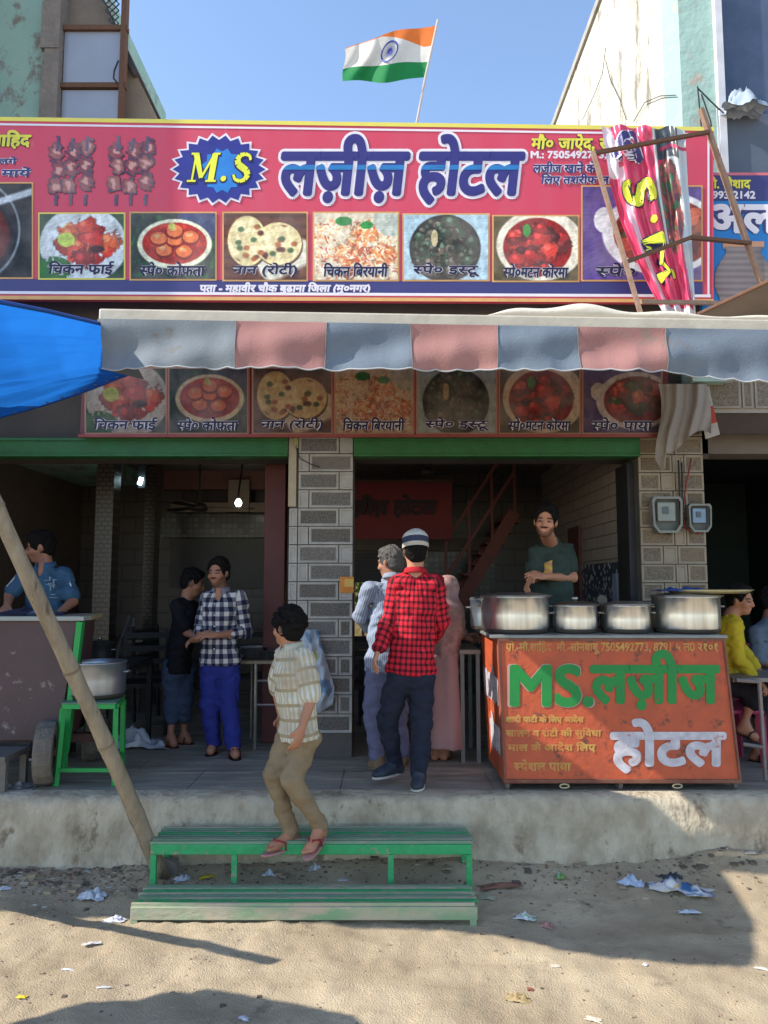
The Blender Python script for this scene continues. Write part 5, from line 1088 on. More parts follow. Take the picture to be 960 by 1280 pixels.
# ================================================================== LITTER
def gp_(px, py):
    q = PZ(px, py, 0.02)
    for _ in range(4): q = PZ(px, py, ground_z(q.x, min(q.y, 4.85)))
    return q + Vector((0, 0, .003))
W3 = [(.62, .62, .62), (.50, .52, .55), (.70, .70, .68)]
items = [('plastic_bag', 'crumpled white plastic bag in the shade left of the bench', 'bag', 116, 1122, .07, .05, .055, W3), ('paper_scrap', 'white and navy folded packet just left of the lower step', 'packet', 143, 1151, .05, .03, .025, [(.62, .62, .64), (.62, .62, .64), (.08, .09, .25)]),
 ('plastic_bag', 'white plastic bag with blue print below the orange counter', 'bag', 790, 1106, .07, .045, .05, [(.6, .62, .66), (.35, .42, .55), (.66, .66, .66)]), ('plastic_sack', 'blue white and yellow torn sack lying below the counter', 'sack', 850, 1113, .16, .07, .06, [(.60, .60, .58), (.03, .10, .24), (.62, .60, .56), (.62, .45, .06)]),
 ('plastic_bag', 'small black plastic bag above the torn blue sack', 'bag', 837, 1099, .09, .03, .04, [(.04, .045, .05)]), ('paper_scrap', 'white paper strip in front of the torn blue sack', 'paper', 860, 1141, .06, .015, .02, W3),
 ('green_wrapper', 'green and white wrapper near the shade edge right of the bench', 'wrapper', 655, 1148, .06, .035, .035, [(.10, .25, .06), (.6, .6, .58), (.12, .3, .08)]), ('green_wrapper', 'pale green wrapper close to the end of the upper bench', 'wrapper', 610, 1123, .05, .03, .02, [(.25, .33, .14), (.34, .32, .22)]),
 ('red_wrapper', 'reddish brown wrapper in the shade to the right of the bench', 'wrapper', 684, 1158, .035, .03, .025, [(.35, .12, .08), (.45, .25, .2)]), ('plastic_cup', 'crushed clear cup with green leaves in the shade', 'cup', 700, 1097, .03, .03, .04, [(.4, .45, .42), (.15, .28, .08)]),
 ('cloth_scrap', 'rust red cloth scrap at the foot of the platform', 'cloth', 625, 1108, .12, .04, .02, [(.25, .09, .06), (.2, .1, .07)]), ('plastic_bag', 'small pale plastic bag under the upper bench near its left leg', 'bag', 228, 1100, .05, .03, .03, W3),
 ('yellow_wrapper', 'yellow wrapper under the upper bench', 'wrapper', 258, 1097, .05, .02, .015, [(.55, .42, .04)]), ('plastic_bag', 'little white bag under the bench below the boy', 'bag', 336, 1094, .035, .025, .03, W3),
 ('plastic_bag', 'white bag under the bench behind the boy\'s feet', 'bag', 394, 1087, .04, .03, .04, W3), ('yellow_wrapper', 'yellow wrapper on the sunlit sand at the lower left', 'wrapper', 27, 1247, .022, .012, .008, [(.65, .50, .05)]),
 ('paper_scrap', 'white wrapper with red tip on the sand left of the bench', 'wrapper', 115, 1180, .04, .012, .012, [(.6, .58, .55), (.6, .58, .55), (.45, .1, .06)]), ('paper_scrap', 'small white scrap at the left end of the platform foot', 'paper', 5, 1112, .035, .02, .02, W3),
 ('paper_scrap', 'white crumpled scrap at the bottom in the parasol shade', 'paper', 305, 1274, .022, .012, .012, W3), ('cardboard_scrap', 'pale card piece at the bottom edge right of the shade', 'card', 742, 1275, .03, .018, .006, [(.66, .56, .42)]),
 ('dung_heap', 'small crumbly brown heap on the sunlit sand', 'heap', 648, 1250, .055, .03, .03, [(.26, .18, .08), (.34, .25, .12)]), ('paper_scrap', 'thin white sliver on the sand at centre left', 'paper', 129, 1235, .03, .006, .006, W3), ('paper_scrap', 'thin white sliver nearest the lower left wrapper', 'paper', 85, 1213, .03, .006, .006, W3),
 ('green_wrapper', 'green wrapper at the right edge of the sand', 'wrapper', 953, 1212, .03, .01, .01, [(.3, .42, .15), (.55, .55, .5)]), ('paper_scrap', 'pale bottle cap like scrap on the sand right of centre', 'paper', 807, 1207, .012, .010, .012, W3)]
for i, (nm, lb_, ct, px, py, a, c, h, cols) in enumerate(items):
    crumple(nm, lb_, ct, gp_(px, py), a, c, h, cols, 100 + i, group='litter scattered on the ground', yaw=random.uniform(-.5, .5), n=12)
st = thing('grey_brick', 'broken grey brick at the foot of the bamboo pole', 'brick', gp_(203, 1092)); q = gp_(206, 1092)
MB().prism([q + Vector((-.06, 0, -.01)), q + Vector((.08, 0, -.01)), q + Vector((.06, 0, .06)), q + Vector((-.01, 0, .085))], (0, .07, 0)).build('block', M('brickgrey', (.24, .21, .18), .95, c2=(.16, .14, .12), bump=.5), st)
# countless pebbles, chips and scraps of paper
rs = np.random.RandomState(3); b = MB(); cols = [M('pebble', (.34, .26, .17), .95), M('pebble_dark', (.13, .10, .075), .95), M('chip_pale', (.62, .56, .45), .8), M('chip_red', (.3, .10, .07), .9), M('chip_white', (.66, .66, .66), .7)]
for i in range(4200):
    band = rs.rand()
    x = rs.uniform(-3, 3) if band < .8 else rs.uniform(-2.6, -1.3); y = rs.uniform(2.9, 4.8) if band < .45 else 4.82 - abs(rs.normal(0, .22)); 
    if -1.5 < x < .6 and 4.1 < y < 4.42: continue
    z = ground_z(x, y); r = rs.uniform(.0015, .0045) * (2.0 if band >= .45 else 1) * (1 + 1.8 * (rs.rand() < .06)); k = rs.choice(5, p=[.60, .33, .035, .02, .015])
    if k in (2, 4): f = (1.8, .9, .25)
    else: f = (1, .9, .6)
    V8 = [(x + r * f[0] * a * rs.uniform(.7, 1.2), y + r * f[1] * c * rs.uniform(.7, 1.2), z - .001 + r * f[2] * (1.0 if t else 0) * rs.uniform(.8, 1.2)) for t in (0, 1) for a, c in ((-1, -1), (1, -1), (1, 1), (-1, 1))]
    b.hexa(V8, int(k))
b.build('gravel', cols, None, kind='stuff')
# ================================================================== PEOPLE: smooth blended bodies turned into one skin each
class SDF:
    def __init__(s, lo, hi, cell):
        s.lo = np.array(lo, np.float32); s.cell = cell; s.n = np.ceil((np.array(hi) - np.array(lo)) / cell).astype(int) + 1
        s.V = np.full(s.n, .5, np.float32); s.ax = [s.lo[i] + cell * np.arange(s.n[i], dtype=np.float32) for i in range(3)]
    def sub(s, lo, hi):
        i0 = np.clip(np.floor((np.array(lo) - s.lo) / s.cell).astype(int), 0, s.n); i1 = np.clip(np.ceil((np.array(hi) - s.lo) / s.cell).astype(int) + 1, 0, s.n)
        if np.any(i1 <= i0): return None, None
        sl = tuple(slice(a, b) for a, b in zip(i0, i1)); g = np.meshgrid(*[s.ax[i][sl[i]] for i in range(3)], indexing='ij'); return sl, np.stack(g, -1)
    def put(s, sl, d, k):
        a = s.V[sl]
        if k > 1e-5: h = np.clip(.5 + .5 * (a - d) / k, 0, 1); s.V[sl] = a * (1 - h) + d * h - k * h * (1 - h)
        else: s.V[sl] = np.minimum(a, d)
    def cap(s, a, b, ra, rb=None, k=.02, flat=None, fr=1.0):
        """tapered capsule a-b; flat = (unit axis, factor<1) squashes it along that axis"""
        a = np.array(a, np.float32); b = np.array(b, np.float32); rb = ra if rb is None else rb; m = max(ra, rb) + k + .03
        sl, p = s.sub(np.minimum(a, b) - m, np.maximum(a, b) + m)
        if sl is None: return
        q = p - a; ab = b - a
        if flat is not None:
            f = np.array(flat[0], np.float32); w_ = 1 / flat[1] - 1; q = q + (q @ f)[..., None] * f * w_; ab = ab + (ab @ f) * f * w_
        t = np.clip((q @ ab) / max(float(ab @ ab), 1e-9), 0, 1); d = np.linalg.norm(q - t[..., None] * ab, axis=-1) - (ra + (rb - ra) * t)
        if flat is not None: d = d * (flat[1] * .5 + .5)
        s.put(sl, d, k)
    def ell(s, c, r, RM=None, k=.02, sub=False):
        c = np.array(c, np.float32); r = np.array(r, np.float32); m = max(r) + k + .02; sl, p = s.sub(c - m, c + m)
        if sl is None: return
        q = p - c
        if RM is not None: q = q @ np.array(RM, np.float32)          # columns are the local axes
        k0 = np.linalg.norm(q / r, axis=-1); k1 = np.linalg.norm(q / (r * r), axis=-1) + 1e-6; d = k0 * (k0 - 1) / k1
        if sub:
            a = s.V[sl]; h = np.clip(.5 - .5 * (a + d) / max(k, 1e-5), 0, 1); s.V[sl] = a * (1 - h) - d * h + k * h * (1 - h)
        else: s.put(sl, d, k)
    def cut(s, p0, n):
        g = np.meshgrid(*s.ax, indexing='ij'); n = np.array(n, np.float32); n /= np.linalg.norm(n); p0 = np.array(p0)
        s.V = np.maximum(s.V, (g[0] - p0[0]) * n[0] + (g[1] - p0[1]) * n[1] + (g[2] - p0[2]) * n[2]).astype(np.float32)
    def noise(s, amp, sc, seed, zs=1.0):
        m = s.V < .06; idx = np.argwhere(m); p = s.lo + idx * s.cell; s.V[m] += amp * vnoise(p * np.array([sc, sc, sc * zs]), seed).astype(np.float32)
    def crease(s, amp, sc, seed, zs=1.0):
        m = s.V < .06; idx = np.argwhere(m); p = s.lo + idx * s.cell; n = vnoise(p * np.array([sc, sc, sc * zs]), seed); g = vnoise(p * 3.1, seed + 50)
        s.V[m] += (amp * np.clip(1 - np.abs(n) * 3.2, 0, 1) * np.clip(.5 + g, 0, 1)).astype(np.float32)
    def mesh(s):
        V = s.V; V[0] = V[-1] = .1; V[:, 0] = V[:, -1] = .1; V[:, :, 0] = V[:, :, -1] = .1; ins = V < 0; nx, ny, nz = V.shape
        P_ = np.zeros((nx - 1, ny - 1, nz - 1, 3), np.float32); C_ = np.zeros((nx - 1, ny - 1, nz - 1), np.float32)
        cor = [(i, j, k) for i in (0, 1) for j in (0, 1) for k in (0, 1)]
        def sl(c): return V[c[0]:nx - 1 + c[0], c[1]:ny - 1 + c[1], c[2]:nz - 1 + c[2]]
        for a in cor:
            for ax in range(3):
                if a[ax]: continue
                b = list(a); b[ax] = 1; va, vb = sl(a), sl(b); cr_ = (va < 0) != (vb < 0)
                if not cr_.any(): continue
                t = np.where(cr_, va / np.where(va == vb, 1, va - vb), 0)
                for q in range(3): P_[..., q] += np.where(cr_, a[q] + (t if q == ax else 0), 0)
                C_ += cr_
        act = C_ > 0; idx = -np.ones(C_.shape, np.int64); idx[act] = np.arange(act.sum()); ii = np.argwhere(act)
        verts = s.lo + s.cell * (ii + P_[act] / C_[act][:, None]); faces = []
        for ax in range(3):
            o = [0, 0, 0]; o[ax] = 1; A = ins[:nx - o[0], :ny - o[1], :nz - o[2]]; B = ins[o[0]:, o[1]:, o[2]:]; e = np.argwhere(A != B)
            o1, o2 = [(0, 1, 0), (1, 0, 0), (1, 0, 0)][ax] and ((ax + 1) % 3, (ax + 2) % 3)
            e = e[(e[:, o1] > 0) & (e[:, o2] > 0)]
            if not len(e): continue
            d1 = np.zeros(3, int); d1[o1] = 1; d2 = np.zeros(3, int); d2[o2] = 1
            e = e[np.all(e < np.array(C_.shape), 1)]
            g = lambda x: idx[x[:, 0], x[:, 1], x[:, 2]]
            q = np.stack([g(e - d1 - d2), g(e - d2), g(e), g(e - d1)], 1); fl = ~A[e[:, 0], e[:, 1], e[:, 2]]; q[fl] = q[fl][:, ::-1]; faces.append(q)
        f = np.concatenate(faces); f = f[(f >= 0).all(1)]
        # two rounds of smoothing
        for _ in range(1 if s.cell < .0065 else 2):
            acc = np.zeros_like(verts); cnt = np.zeros(len(verts))
            for i in range(4):
                a, b = f[:, i], f[:, (i + 1) % 4]; np.add.at(acc, a, verts[b]); np.add.at(cnt, a, 1)
            verts = verts * .5 + .5 * acc / np.maximum(cnt, 1)[:, None]
        return verts, f
def npv(v): return np.array([v[0], v[1], v[2]], float)
def unit(v): v = np.array(v, float); return v / (np.linalg.norm(v) + 1e-9)
def frame_(yaw, pitch=0.0, roll=0.0):
    """columns: person's left, forward, up; yaw 0 faces the camera, +90 faces picture right; pitch>0 looks down"""
    y = R(yaw); p = R(pitch); f = np.array([math.sin(y) * math.cos(p), -math.cos(y) * math.cos(p), -math.sin(p)]); l = np.array([math.cos(y), math.sin(y), 0.]); u = np.cross(l, f); u = -u if u[2] < 0 else u
    if roll: r = R(roll); l, u = l * math.cos(r) + u * math.sin(r), u * math.cos(r) - l * math.sin(r)
    return np.stack([l, f, u], 1)
SKIN = {}
def skinmat(name, col): return M('skin_' + name, col, attr='skin', rough=.55, spec=.3)
hairm = M('hair_black', (.009, .008, .008), .8, c2=(.018, .015, .014), ns=60, bump=.8, bs=80, spec=.08)
eyew = M('eye_white', (.55, .52, .48), .3); eyeb = M('eye_dark', (.02, .012, .01), .25)
def hand(s, w_, d, pn, lat, curl, hs=1.0, cell=.0075):
    """w_ wrist, d hand direction, pn palm normal (fingers bend to it), lat towards the thumb"""
    d = unit(d); pn = unit(np.array(pn) - d * np.dot(pn, d)); lt = np.cross(d, pn); lt = lt if np.dot(lt, lat) > 0 else -lt
    s.ell(w_ + d * .045 * hs, (.040 * hs, .052 * hs, .017 * hs), np.stack([lt, d, pn], 1), .016)
    for i, o in enumerate((.027, .009, -.009, -.027)):
        q = w_ + d * (.085 - .004 * abs(i - 1.3)) * hs + lt * o * hs; dd = unit(d + lt * o * 3.0); ln = (.95, 1.05, 1.0, .8)[i] * hs; ang = 0; r = .0092 * hs ** .5
        for j, L_ in enumerate((.036, .026, .020)):
            ang += R(curl * (.55, 1.0, .7)[j] + i * 3); e = unit(dd * math.cos(ang) + pn * math.sin(ang)); q2 = q + e * L_ * ln; s.cap(q, q2, r, r * .92, .004); q = q2; r *= .93
    q = w_ + d * .022 * hs + lt * .028 * hs; e = unit(d * .75 + lt * .65 + pn * .25); q2 = q + e * .038 * hs; s.cap(q, q2, .0125 * hs, .0105 * hs, .008); e = unit(d * .9 + lt * .2 + pn * .35); s.cap(q2, q2 + e * .03 * hs, .0105 * hs, .009 * hs, .004)
def person(label, j, sc=1.0, yaw=0, head=(0, 0, 0), skin=(.30, .155, .095), shirt=None, trousers=None, hair='short', beard=0, hands=('down', 'down'), feet='shoes', shoe=None, cell=.0078, waist=1.0,
           group='people at the eatery', name='person', smile=False, extra=None, hem=.10, flare=1.0, sleeve=1.0, open_neck=True, curl=(28, 28), shirt2=None):
    J = {k: npv(v) for k, v in j.items()}; T = frame_(yaw); lf, fw, up = T[:, 0], T[:, 1], T[:, 2]
    neck, pel = J['neck'], J['pel']; sp = unit(neck - pel); root = (pel[0], pel[1], min(J['anL'][2], J['anR'][2]) - .07)
    t = thing(name, label, 'person', root, group)
    allp = np.array(list(J.values())); lo = allp.min(0) - .26; hi = allp.max(0) + .26
    fax = unit(fw - sp * np.dot(fw, sp)); fl = (fax, .70)
    chest = pel + (neck - pel) * .70; belly = pel + (neck - pel) * .36; W = np.linalg.norm(J['shL'] - J['shR']) if 'W' not in j else .36 * sc
    W = max(W, .34 * sc); rc = W * .385
    def legs(s, g, k, cuff=None, parts='both'):
        for S_ in 'LR':
            h, kn, an = J['hip' + S_], J['kn' + S_], J['an' + S_]; s.cap(h, kn, .082 * sc * waist + g, .054 * sc + g * 1.1, k); s.cap(kn, an, .054 * sc + g * 1.1, (.036 * sc + g * 1.3), k)
            if g <= 0: s.cap(kn + (an - kn) * .12, kn + (an - kn) * .5, .050 * sc + g, .045 * sc + g, k)
    # ---- body
    s = SDF(lo, hi, cell)
    s.cap(chest, belly, rc - .012, .113 * sc * waist, .04, fl); s.cap(belly, pel, .113 * sc * waist, .122 * sc, .04, fl); s.cap(J['shL'] * .93 + J['shR'] * .07, J['shR'] * .93 + J['shL'] * .07, .038 * sc, .038 * sc, .04); s.cap(chest + sp * .12 * sc, neck, .058 * sc, .055 * sc, .04, (fax, .8))
    legs(s, -.008 if trousers else 0, .025)
    for S_ in 'LR':
        s.cap(J['sh' + S_], J['el' + S_], .042 * sc, .036 * sc, .02); s.cap(J['el' + S_], J['wr' + S_], .039 * sc, .025 * sc, .015)
    HS = sc if sc > .93 else (sc + .93) / 2; hc = J['head']; H = frame_(*head)
    def hp(l, f, u): return hc + (H @ np.array([l, f, u])) * HS
    s.cap(neck - sp * .02, hp(0, -.018, -.06), .056 * sc, .050 * HS, .025); s.ell(hp(0, -.012, .022), np.array([.074, .094, .094]) * HS, H, .02); s.ell(hp(0, .018, -.040), np.array([.058, .070, .070]) * HS, H, .03); s.ell(hp(0, .062, -.088), np.array([.026, .020, .018]) * HS, H, .03)
    s.ell(hp(0, .085, -.012), np.array([.040, .012, .02]) * HS, H, .02)
    for q in (-1, 1):
        s.ell(hp(q * .031, .096, .002), np.array([.019, .014, .012]) * HS, H, .012, sub=True); s.ell(hp(q * .076, -.006, -.010), np.array([.010, .019, .031]) * HS, H, .008); s.ell(hp(q * .035, .076, .022), np.array([.024, .012, .007]) * HS, H, .014); s.ell(hp(q * .042, .062, -.03), np.array([.022, .020, .018]) * HS, H, .02)
        s.ell(hp(q * .031, .0755, .001), np.array([.0135, .0135, .0125]) * HS, H, .003)
    s.cap(hp(0, .088, .008), hp(0, .106, -.028), .009 * HS, .0145 * HS, .012); 
    for q in (-1, 1): s.ell(hp(q * .012, .094, -.034), np.array([.009, .010, .008]) * HS, H, .006)
    s.ell(hp(0, .084, -.053), np.array([.025, .010, .0075]) * HS, H, .008); s.ell(hp(0, .081, -.066), np.array([.021, .010, .0075]) * HS, H, .008)
    for i, S_ in enumerate('LR'):
        w_ = J['wr' + S_]; hd = J.get('hd' + S_); fore = unit(w_ - J['el' + S_]); d = unit(hd - w_) if hd is not None else fore; side = lf if S_ == 'L' else -lf
        if hands[i] == 'down': hand(s, w_, d, -side * 1.0 + fw * .15, fw, curl[i], sc)
        elif hands[i] == 'front': hand(s, w_, d, -up * .4 - fw * .2 - side * .4, up, curl[i], sc)
        else: hand(s, w_, d, -up, -side, curl[i], sc)
    for i, S_ in enumerate('LR'):
        an = J['an' + S_]; to = J['toe' + S_]; fd = unit(to - an); hl = an - np.array([fd[0], fd[1], 0]) * .035 * sc; hl[2] = an[2] - .045 * sc
        ft_ = to - (to - hl) * .30; s.cap(an, hl, .036 * sc, .030 * sc, .02); s.cap(hl, ft_, .028 * sc, .030 * sc, .025); s.cap(an + fd * .02, ft_, .034 * sc, .024 * sc, .03)
        sd = unit(np.cross(fd, [0, 0, 1.])); big = -1 if S_ == 'L' else 1
        if feet == 'bare':
            inn = sd if np.dot(sd, lf) * (-1 if S_ == 'L' else 1) > 0 else -sd
            for q in range(5):
                o = (.030 - .0155 * q) * sc; b0 = ft_ + inn * o; L_ = (.062, .058, .052, .044, .036)[q] * sc; r = (.0125, .0095, .009, .0088, .0085)[q] * sc; e = unit(fd + np.array([0, 0, -.25])); s.cap(b0, b0 + unit(to - ft_) * L_, r * 1.25, r, .008)
    v, f = s.mesh()
    base = np.array(skin) * np.array([1.35, 1.22, 1.15]); colr = np.ones((len(v), 3)) * base * (1 + .06 * vnoise(v * 6, 3))[:, None]
    q = (v - hc) @ H / HS; l_, f_, u_ = q[:, 0], q[:, 1], q[:, 2]; face = (f_ > .02) & (np.abs(u_) < .14)
    def tint(m, c, a=1.0): 
        m = np.clip(m, 0, 1)[:, None] * a; colr[:] = colr * (1 - m) + np.array(c) * m
    def spot(cl, cu, rl, ru, soft=1.0): return np.clip((1.25 - np.hypot((np.abs(l_) - cl) / rl, (u_ - cu) / ru)) * 3 / soft, 0, 1) * (f_ > .03)
    tint(np.clip((1.25 - np.hypot(l_ / .024, (u_ + .060) / .012)) * 3, 0, 1) * (f_ > .05), base * np.array([.95, .62, .62]), .8)
    tint(spot(.033, .022, .020, .0060), (.015, .012, .012), .95); tint(spot(.031, .000, .015, .0075), (.03, .02, .018), .85)
    if smile: tint(np.clip((1.25 - np.hypot(l_ / .017, (u_ + .0605) / .0045)) * 3, 0, 1) * (f_ > .05), (.50, .46, .42), .7)
    if beard:
        tint(np.clip((1.2 - np.hypot(l_ / .030, (u_ + .042) / .007)) * 3, 0, 1) * (f_ > .05), (.02, .015, .013), min(1, beard * 1.2))
        jaw = np.clip((-.052 - u_ + .9 * np.maximum(np.abs(l_) - .03, 0)) * 60, 0, 1) * (u_ > -.125) * (f_ > -.01) * (1 - np.clip((1.3 - np.hypot(l_ / .024, (u_ + .060) / .013)) * 4, 0, 1)); tint(jaw, (.03, .022, .02), beard * .75)
    if hair in ('short', 'curly', 'grey', 'buzz', 'capped'):
        scalp = (u_ > .085) | ((f_ < .0) & (u_ > -.03) & (q[:, 0] ** 2 + f_ ** 2 > .002)); tint(scalp.astype(float) * (np.abs(u_) < .14), (.03, .022, .02), .85)
    nm = {'head': 1}
    mesh_np('body', v, f, M('skin', (1, 1, 1), attr='skin', rough=.55, spec=.35), t, True, {'skin': ('FLOAT_COLOR', np.clip(colr, .003, 1))})
    # ---- eyes
    for q in (-1, 1):
        e = MB(); c = hp(q * .031, .0865, .001); e.lathe((0, 0, 0), [(0, -.0042), (.0042, 0), (0, .0042)], 8); e.v = [tuple(c + H @ np.array([x * 1.2 * HS, y * .5 * HS, z * 1.0 * HS])) for x, y, z in e.v]; e.build('iris', eyeb, t, smooth=True)
    # ---- hair
    if hair != 'scarf':
        s = SDF(hc - .17, hc + .17, .006); th = {'short': .009, 'curly': .018, 'grey': .009, 'buzz': .006, 'capped': .004, 'mop': .015}[hair]
        s.ell(hp(0, -.014, .024 + th * .35), (np.array([.074, .094, .094]) + th * np.array([.75, 1, 1])) * HS, H, .01); s.ell(hp(0, -.045, -.02), np.array([.066 + th * .5, .055 + th * .4, .07]) * HS, H, .02)
        if hair in ('short', 'mop', 'grey'):
            s.ell(hp(.01, .040, .098), np.array([.055, .040, .022]) * HS, H, .02); rl = np.random.RandomState(9)
            for i in range(110):
                dd = unit([rl.normal(), rl.normal() + .25, abs(rl.normal()) + .15]); b0 = np.array([0, -.014, .024]) + dd * (np.array([.074, .094, .094]) + th * .9); tg = unit(np.cross(dd, [1, .3 * rl.normal(), 0])) * (1 if rl.rand() < .75 else -1); tg = tg if tg[1] > -.2 else -tg
                L_ = rl.uniform(.015, .038); s.cap(hp(*b0), hp(*(b0 + tg * L_ + dd * .006)), .0085, .004, .004)
        if hair == 'curly':
            rs_ = np.random.RandomState(2)
            for i in range(75):
                dd = unit(rs_.normal(size=3)); dd[2] = abs(dd[2]) * 1.1 - .15; s.ell(hp(*(np.array([0, -.014, .03]) + dd * np.array([.092, .110, .116]))), (.021, .021, .021), None, .002)
        s.ell(hp(0, .120, -.020), np.array([.094, .090, .106]) * HS, H, .010, sub=True)
        s.ell(hp(0, .07, -.12), np.array([.11, .12, .10]) * HS, H, .01, sub=True)
        for q in (-1, 1): s.ell(hp(q * .09, .003, -.014), np.array([.026, .026, .036]) * HS, H, .006, sub=True)
        s.noise(.0035, 16 if hair != 'curly' else 30, 5, 1.0)
        if len(np.argwhere(s.V < 0)):
            v, f = s.mesh(); mesh_np('hair', v, f, M('hair_grey', (.09, .085, .08), .7, c2=(.03, .028, .026), ns=60, bump=.5, bs=80) if hair == 'grey' else hairm, t, True)
    # ---- clothes
    def pat(v, segs):
        D = np.full(len(v), 9.); U = np.zeros((len(v), 3))
        for a, b, r, kind in segs:
            ab = b - a; tt = np.clip(((v - a) @ ab) / (ab @ ab), -.6 if kind else 0, 1.6 if kind else 1); c = a + tt[:, None] * ab; q = v - c; d = np.linalg.norm(q, axis=1) - r; ax = unit(ab)
            fr_ = unit(np.array([0, -1, 0]) - ax * (-ax[1])); sdv = np.cross(fr_, ax); ang = np.arctan2(q @ sdv, q @ fr_); m = d < D; D[m] = d[m]; U[m, 0] = (ang * r)[m] + 2; U[m, 1] = (tt * np.linalg.norm(ab))[m] + 3
        return U
    if shirt:
        mat, slv = shirt[0], shirt[1]; g = .016 * sc; s = SDF(lo, hi, .0085); hemp = pel - sp * hem
        s.cap(chest, belly, rc + g, .128 * sc * waist + g * 1.3, .04, fl); s.cap(belly, pel, .128 * sc * waist + g * 1.3, .142 * sc + g, .04, fl); s.cap(pel, hemp - sp * .08, .142 * sc + g, (.150 * sc + g) * flare, .03, fl); s.cap(J['shL'] * .90 + J['shR'] * .10, J['shR'] * .90 + J['shL'] * .10, .046 * sc + g, None, .05); s.cap(chest + sp * .12 * sc, neck - sp * .015, .072 * sc + g, .055 * sc + g * .6, .03, (fax, .8))
        s.ell(chest + fw * .035 * sc - sp * .03, (np.array([.125, .085, .16]) * sc), T, .05); nseg = [(pel, neck, .14 * sc, True)]
        s.cut(hemp + fw * .0, -sp)
        for S_ in 'LR':
            sh, el, wr = J['sh' + S_], J['el' + S_], J['wr' + S_]
            if slv <= 1: s.cap(sh, sh + (el - sh) * slv, .044 * sc + g, .043 * sc + g * 1.5 * sleeve, .02); nseg.append((sh, el, .055, False))
            else: s.cap(sh, el, .044 * sc + g, .041 * sc + g, .02); s.cap(el, el + (wr - el) * (slv - 1), .044 * sc + g, .030 * sc + g, .012); nseg += [(sh, el, .055, False), (el, wr, .045, False)]
        s.noise(.0085 * sc, 4.2, 31, 1.9); s.noise(.0035 * sc, 9, 32, 1.5); s.V -= .004; s.crease(.013 * sc, 3.6, 33, 1.7); s.crease(.008 * sc, 6.5, 34, 1.2)
        # neckline scoop
        s.ell(neck + fw * .042 * sc + up * .040 * sc, np.array([.058, .058, .045]) * sc, None, .01, sub=True)
        if open_neck: s.ell(neck + fw * .085 * sc - sp * .035 * sc, np.array([.030, .05, .060]) * sc, T, .01, sub=True)
        v, f = s.mesh(); mesh_np('shirt', v, f, mat, t, True, {'pat': ('FLOAT_VECTOR', pat(v, nseg))})
        if len(shirt) > 2:   # collar
            cm = MB(); n = 22; rr = .062 * sc
            def cpt(u, v_): a = R(25) + u * R(310); dd = fw * math.cos(a) + lf * math.sin(a); o = rr * (1.05 + .22 * v_); return neck + dd * o * (1 if True else 1) + up * (.028 * sc - .036 * v_ * sc - .022 * sc * (math.cos(a) > .3) * v_ - .010 * math.cos(a) * sc)
            cm.grid(cpt, n, 3); o_ = cm.build('collar', shirt[2], t, smooth=True); so = o_.modifiers.new('thick', 'SOLIDIFY'); so.thickness = .006
    if trousers:
        mat, cuff, g = trousers[0], trousers[1], trousers[2] * sc; s = SDF(lo, hi, .0085)
        s.cap(pel + sp * .02, pel - sp * .01, .134 * sc, .142 * sc, .03, fl)
        for S_ in 'LR':
            h, kn, an = J['hip' + S_], J['kn' + S_], J['an' + S_]; e = kn + (an - kn) * cuff; s.cap(h, kn, .088 * sc * waist + g * .6, .057 * sc + g, .03); s.cap(kn, e, .057 * sc + g, (.040 if cuff > .7 else .052) * sc + g * 1.05, .015)
        s.noise(.009 * sc, 4.5, 41, 1.7); s.noise(.003 * sc, 10, 42, 1.4); s.V -= .005; s.crease(.013 * sc, 3.4, 43, 1.9); s.crease(.008 * sc, 6.5, 44, 1.5)
        v, f = s.mesh(); mesh_np('trousers', v, f, mat, t, True, {'pat': ('FLOAT_VECTOR', pat(v, [(J['hip' + q], J['an' + q], .07, False) for q in 'LR']))})
    # ---- footwear
    for i, S_ in enumerate('LR'):
        an = J['an' + S_]; to = J['toe' + S_]; fd = unit(to - an); fh = unit([fd[0], fd[1], 0]) if feet != 'bare' else fd; hl = an - np.array([fd[0], fd[1], 0]) * .035 * sc; hl[2] = an[2] - .045 * sc
        sd = unit(np.cross(unit(to - hl), [0, 0, 1.])); nn = np.cross(sd, unit(to - hl)); nn = nn if nn[2] > 0 else -nn
        def outl_(grow, dz):
            L_ = np.linalg.norm(to - hl) + .045 * sc; fdx = unit(to - hl); pts_ = []
            for k in range(20):
                a = k / 20 * 2 * math.pi; x = math.cos(a); y = math.sin(a); wd = (.040 + .012 * x) * sc + grow; pts_.append(hl + fdx * ((x * .5 + .5) * L_ - .028 * sc + grow * x) + sd * y * wd + nn * dz)
            return pts_
        if shoe and feet == 'shoes':
            s = SDF(np.minimum(an, to) - .12, np.maximum(an, to) + .12, .0065); ft_ = to - (to - hl) * .25
            s.cap(an + up * .02, hl, .043 * sc, .036 * sc, .02); s.cap(hl, ft_, .034 * sc, .037 * sc, .02); s.cap(an + fd * .02, ft_, .042 * sc, .030 * sc, .03); s.cap(ft_, to, .036 * sc, .026 * sc, .02, (nn, .8)); s.cut(hl - nn * .024 * sc, -nn); s.cut(an + up * .03, up)
            v, f = s.mesh(); o_ = mesh_np('shoe', v, f, shoe[0], t, True)
            MB().prism([Vector(q_) for q_ in outl_(.003, -.030 * sc)], tuple(nn * .014)).build('sole', shoe[1], o_, bevel=.002)
        elif shoe:
            o_ = MB().prism([Vector(q_) for q_ in outl_(.006, -.042 * sc)], tuple(nn * .012)).build('sandal', shoe[0], t, bevel=.003)
            ft_ = to - (to - hl) * .22; mid = hl + (to - hl) * .45
